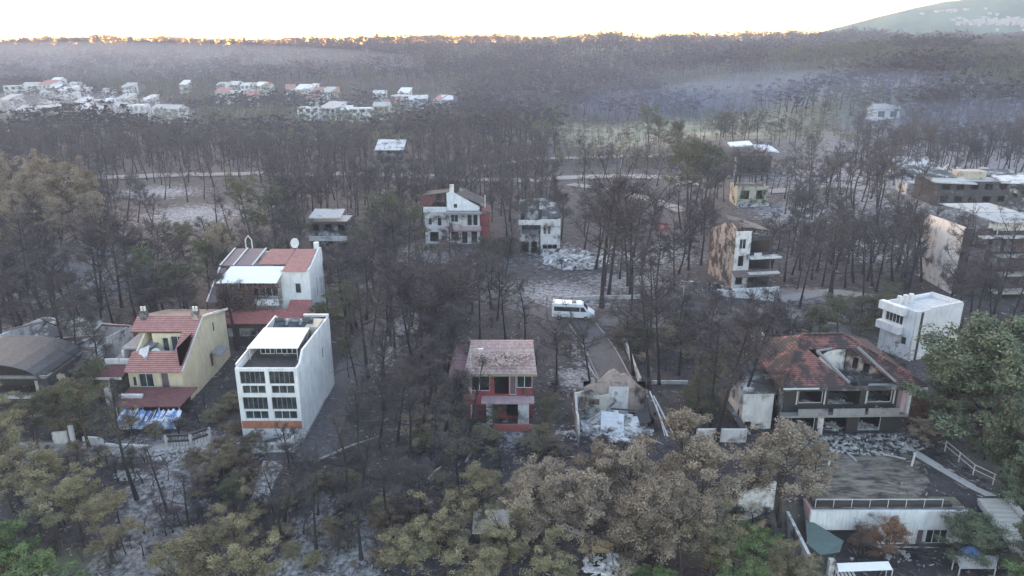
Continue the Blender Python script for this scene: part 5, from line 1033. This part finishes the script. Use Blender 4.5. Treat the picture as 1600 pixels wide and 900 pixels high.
# turn them into objects: the largest 300 charred pines one by one, the others join the far mass
def keyf(t): return t[4] / math.hypot(t[1], t[2])
burnt = sorted([t for t in TREES if t[0] == 'burnt_pine'], key=keyf, reverse=True); extra = burnt[298:]
for t in extra: TREES.remove(t)
NM = {'burnt_pine': ('burnt_pine', 'charred pine', 'tree', 'charred pines of the burnt wood'), 'scorched_pine': ('scorched_pine', 'brown scorched pine', 'tree', 'brown scorched pines'), 'olive_pine': ('dry_pine', 'dry olive pine', 'tree', 'dry olive pines'), 'green_pine': ('green_pine', 'dull green pine', 'tree', 'green pines'), 'fresh_tree': ('leafy_tree', 'fresh green leafy tree', 'tree', 'fresh green trees'), 'broadleaf_tree': ('broadleaf_tree', 'grey green broadleaf tree', 'tree', 'broadleaf trees'), 'rusty_tree': ('rusty_tree', 'rusty brown leafed small tree', 'tree', 'rusty leafed trees')}
made = []
for t in TREES:
    kind, x, y, z, hh, rot, wf, proto = t; nme, des, cat, grp = NM[kind]
    k = R.randrange(len(PM[kind])) if proto is None else proto
    rt = bpy.data.objects.new(nme, None); COL.objects.link(rt); rt.location = (x, y, z); rt.rotation_euler = (0, 0, rot)
    s = max(1.5, hh) / (12.0 if kind == 'burnt_pine' else 13.0); vert = s; hor = s ** .75 * wf if hh < 12 else s * wf
    rt.scale = (hor, hor, vert)
    for nm_, me in (('trunk', PM[kind][k][0]), ('crown', PM[kind][k][1])):
        o = bpy.data.objects.new(nm_, me); COL.objects.link(o); o.parent = rt
    bare = kind == 'burnt_pine' and KINDS[kind][0][k][0] == 'bare'
    made.append((rt, kind, x, y, hh, bare, des, cat, grp))
# labels: size + look + relation to the nearest landmark, ranked when several would read the same
cells = {}
for m_ in made:
    rt, kind, x, y, hh, bare, des, cat, grp = m_
    lm = min(LANDMARKS, key=lambda L: math.hypot(L[1] - x, L[2] - y)); dx = x - lm[1]; dy = y - lm[2]
    if abs(dy) > abs(dx): rel = ('just ' if abs(dy) < 11 else 'well ') + ('behind' if dy > 0 else 'in front of')
    else: rel = ('just ' if abs(dx) < 10 else 'well ') + ('left of' if dx < 0 else 'right of')
    cells.setdefault((kind, bare, rel, lm[0]), []).append(m_)
sz = ['shortest', 'second shortest', 'third shortest', 'fourth shortest', 'fifth shortest', 'sixth shortest', 'seventh shortest', 'eighth shortest', 'ninth shortest']; tl = ['tallest', 'second tallest', 'third tallest', 'fourth tallest', 'fifth tallest', 'sixth tallest', 'seventh tallest', 'eighth tallest', 'ninth tallest']
for (kind, bare, rel, lm), L in cells.items():
    L.sort(key=lambda q: -q[4]); n = len(L)
    for i, m_ in enumerate(L):
        rt, kd, x, y, hh, br, des, cat, grp = m_
        look = ('bare ' if bare else ('twiggy ' if kind == 'burnt_pine' else '')) + des
        if n == 1: lab = f'{look} {rel} {lm}'
        elif i < (n + 1) // 2: lab = f'{tl[min(i, 8)]} {look} {rel} {lm}'
        else: lab = f'{sz[min(n - 1 - i, 8)]} {look} {rel} {lm}'
        setp(rt, lab, cat, grp)

# ---- the far woods: one mass, thousands of trees
LOD = {}
def lod(kind, shape, seed, lv):
    T_, C_ = tree_proto(seed, shape, lv); return (np.array(T_.v, 'f4'), np.array(T_.f, 'i4'), np.array(C_.v, 'f4'), np.array(C_.f, 'i4'), np.array(C_.t, 'f4'))
LB1 = [lod('b', 'fuzz', s, 1) for s in (1, 3)] + [lod('b', 'canopy', s, 1) for s in (4, 5, 9)] + [lod('b', 'bare', 6, 1)]
LB2 = [lod('b', 'canopy', s, 2) for s in (4, 5, 9, 12)] + [lod('b', 'fuzz', 2, 2)]
LG2 = [lod('g', 'leaf', 31, 2), lod('g', 'umbrella', 33, 2), lod('g', 'umbrella', 43, 2), lod('g', 'bush', 51, 2)]
def mass(name, items, protos, label, cat, mats):
    Vs = []; Fs = []; Ts = []; Ms = []; n0 = 0
    for x, y, z, hh, wf in items:
        p = protos[R.randrange(len(protos))]; a = R.uniform(0, 6.28); s = hh / 12; ca, sa = math.cos(a) * s * wf, math.sin(a) * s * wf; tt = R.random()
        M = np.array([[ca, -sa, 0], [sa, ca, 0], [0, 0, s]], 'f4'); o = np.array([x, y, z], 'f4')
        Vs.append(p[0] @ M.T + o); Fs.append(p[1] + n0); n0 += len(p[0]); Ts.append(np.full(len(p[1]), .5, 'f4')); Ms.append(np.zeros(len(p[1]), 'i4'))
        Vs.append(p[2] @ M.T + o); Fs.append(p[3] + n0); n0 += len(p[2]); Ts.append(p[4] * .4 + tt * .6); Ms.append(np.ones(len(p[3]), 'i4'))
    o = np_mesh(name, np.concatenate(Vs), np.concatenate(Fs), None, tint=np.concatenate(Ts), mats=mats, midx=np.concatenate(Ms)); setp(o, label, cat, kind='stuff'); return o
def crest(n):
    for _ in range(n):
        x = R.uniform(-.78, .78) * 1000; y = R.uniform(955, 1085); far_b.append((x, y, h(x, y) - .5, R.uniform(5, 10) * (1 + .5 * fn(x, y, 50, 7)), R.uniform(1.5, 2.3))) if R.random() < .2 else far_g.append((x, y, h(x, y) - .5, R.uniform(5, 10) * (1 + .5 * fn(x, y, 50, 7)), R.uniform(1.4, 2.1)))
def low_crest(n):
    for _ in range(n):
        x = R.uniform(-.78, .78) * 1000; y = R.uniform(960, 1090); far_b.append((x, y, h(x, y) - 1.2, R.uniform(2.5, 4.5), R.uniform(2.6, 3.6)))
near_extra = [(t[1], t[2], t[3], t[4], t[6]) for t in extra]
far_b = []; far_g = []; near_b = list(near_extra); far_m = []
cell = {}
def try_far(x, y, sep):
    k = (int(x / 12), int(y / 12))
    for i in (-1, 0, 1):
        for j in (-1, 0, 1):
            for a, b_ in cell.get((k[0] + i, k[1] + j), ()):
                if (a - x) ** 2 + (b_ - y) ** 2 < sep * sep: return False
    cell.setdefault(k, []).append((x, y)); return True
for a, b_ in occupied: cell.setdefault((int(a / 12), int(b_ / 12)), []).append((a, b_))
FAVOID = [q for q in AVOID if q[3] > 150]
def fblocked(x, y): return any(a < x < c and b_ < y < d for a, b_, c, d in FAVOID)
MEADOW = [((at(1070, 205)[0], at(1070, 205)[1]), 62, 95), ((at(935, 222)[0], at(935, 222)[1]), 34, 34), ((at(1200, 190)[0], at(1200, 190)[1]), 60, 70)]
def in_meadow(x, y):
    px, py = proj(x, y, h(x, y)); j_ = 14 * fn(x, y, 25, 8)
    return (870 < px < 1090 and 186 < py + j_ < 266) or (1090 <= px < 1340 and 176 < py + j_ < 222)
crest(2600); low_crest(2600); tries = 0
while tries < 42000:
    tries += 1
    u = R.random(); y = 168 + 912 * u ** 1.05; x = R.uniform(-.76, .76) * (y * .951 + 25)
    px, py = proj(x, y, h(x, y)); sep = 3.9 + y / 300
    if fblocked(x, y) or (in_meadow(x, y) and R.random() > .05): continue
    vill = (px < 720 and 132 < py < 222)
    if vill and R.random() > .62: continue
    if py > 283 and (850 < px < 1120 or px > 1480 or R.random() > .5): continue
    if 200 < py < 283 and R.random() < .15: continue
    if y > 900 and h(x, y) < 25: continue
    if not try_far(x, y, sep): continue
    z = h(x, y); hh = R.uniform(9, 13.5) * (1 if y < 850 else .6 + .35 * R.random())
    if vill: hh *= .8
    if in_meadow(x, y): hh *= .6
    gn = fn(x, y, 90, 4) + (.55 if vill else 0) + (.42 if x > 105 and y < 620 and py < 240 else 0) + (.12 if y > 880 and x > -100 else 0) + (.5 if in_meadow(x, y) else 0) - .12
    if y < 480 and hides(x, y, z, hh) and R.random() > .1: continue
    if gn > .22: far_g.append((x, y, z, hh * .9, R.uniform(1.1, 1.6)))
    elif y < 330: near_b.append((x, y, z, hh, R.uniform(.9, 1.2)))
    else: far_b.append((x, y, z, hh * (1 + .45 * fn(x, y, 40, 7)), R.uniform(1.25, 1.9)))
for k in range(900):
    x, y, _ = at(R.uniform(870, 1340), R.uniform(176, 262))
    if not in_meadow(x, y): continue
    far_m.append((x, y, h(x, y), R.uniform(2.2, 5.5), R.uniform(1.1, 1.7)))
mass('near_charred_wood', near_b, LB1, 'charred wood filling the valley beyond the burnt houses, too dense to count', 'wood', [BARK, L_BURNT])
mass('far_charred_wood', far_b, LB2, 'dark burnt forest covering the far slopes up to the skyline', 'forest', [BARK, L_BURNT])
mass('far_green_wood', far_g, LG2, 'surviving dull green and brown trees in patches over the far slopes', 'wood', [BARKB, L_GREEN])
mass('meadow_shrubs', far_m, [LG2[0], LG2[3], LG2[3]], 'pale green scrub dotted over the meadow below the smoky slope', 'scrub', [BARKB, L_OLIVE])
print('TREES', len(TREES), 'near', len(near_b), 'far', len(far_b), len(far_g))

# ---- ground litter
lit = TreeMesh(); N = 30000
ls = np.random.RandomState(5); P_ = []
while len(P_) < N:
    y = 46 + 130 * ls.rand() ** 1.2; x = ls.uniform(-.75, .75) * (y * .951 + 12)
    if any(a + 1 < x < c - 1 and b_ + 1 < y < d - 1 for a, b_, c, d in AVOID[-1:]): continue
    P_.append((x, y, h(x, y) + .06))
P_ = np.array(P_); A = rdir(ls, N); A[:, 2] *= .3; B = np.cross(A, rdir(ls, N)); B /= np.linalg.norm(B, axis=1)[:, None]
lit.leaves(P_, A * (.12 + .75 * ls.rand(N, 1) ** 3), B * (.03 + .12 * ls.rand(N, 1) ** 2), ls.rand(N))
lm_ = leaf_mat('litter', (.03, .028, .028), (.10, .085, .08), (.36, .34, .33)); setp(np_mesh('ground_debris', np.array(lit.v), lit.f, lm_, tint=lit.t), 'loose charred twigs, stones and ash scattered over the forest floor', 'debris', kind='stuff')
# low burnt scrub
items = []
for k in range(1300):
    px = R.uniform(0, 1600); py = R.uniform(420, 890); x, y, z = at(px, py)
    if blocked(x, y): continue
    items.append((x, y, z, R.uniform(.8, 2.4), R.uniform(1.5, 2.8)))
mass('burnt_undergrowth', items, [lod('b', 'fuzz', 9, 1), lod('b', 'bare', 10, 1)], 'low charred scrub and saplings covering the ground between the trees', 'undergrowth', [BARK, L_BURNT])

def scrub(name, n, rects, mat, label, hm):
    it = []
    for k in range(n):
        r0 = rects[k % len(rects)]; x, y, z = at(R.uniform(r0[0], r0[2]), R.uniform(r0[1], r0[3]))
        if not blocked(x, y): it.append((x, y, z, R.uniform(.35, 1) * hm, R.uniform(1.2, 2.2)))
    mass(name, it, [lod('g', 'bush', 51, 1), lod('g', 'broad', 62, 1)], label, 'scrub', [BARKB, mat])
scrub('dry_scrub', 260, [(0, 640, 400, 720), (640, 640, 860, 720), (380, 760, 860, 890), (1420, 690, 1600, 800), (0, 560, 180, 660)], L_OLIVE, 'dry olive scrub growing low between the burnt houses', 2.6)
scrub('scorched_scrub', 260, [(620, 620, 900, 720), (300, 690, 420, 780), (560, 820, 860, 890), (1380, 640, 1480, 720), (960, 500, 1120, 570), (1100, 860, 1250, 895)], L_BROWN, 'scorched brown bushes around the red house and along the paths', 2.4)
scrub('green_scrub', 200, [(1180, 505, 1420, 540), (500, 370, 700, 400), (130, 600, 240, 680), (1080, 620, 1160, 660), (1560, 800, 1600, 890), (750, 385, 800, 400), (960, 510, 1080, 545)], L_GREEN, 'dull green bushes left alive beside the road and the houses', 3.0)
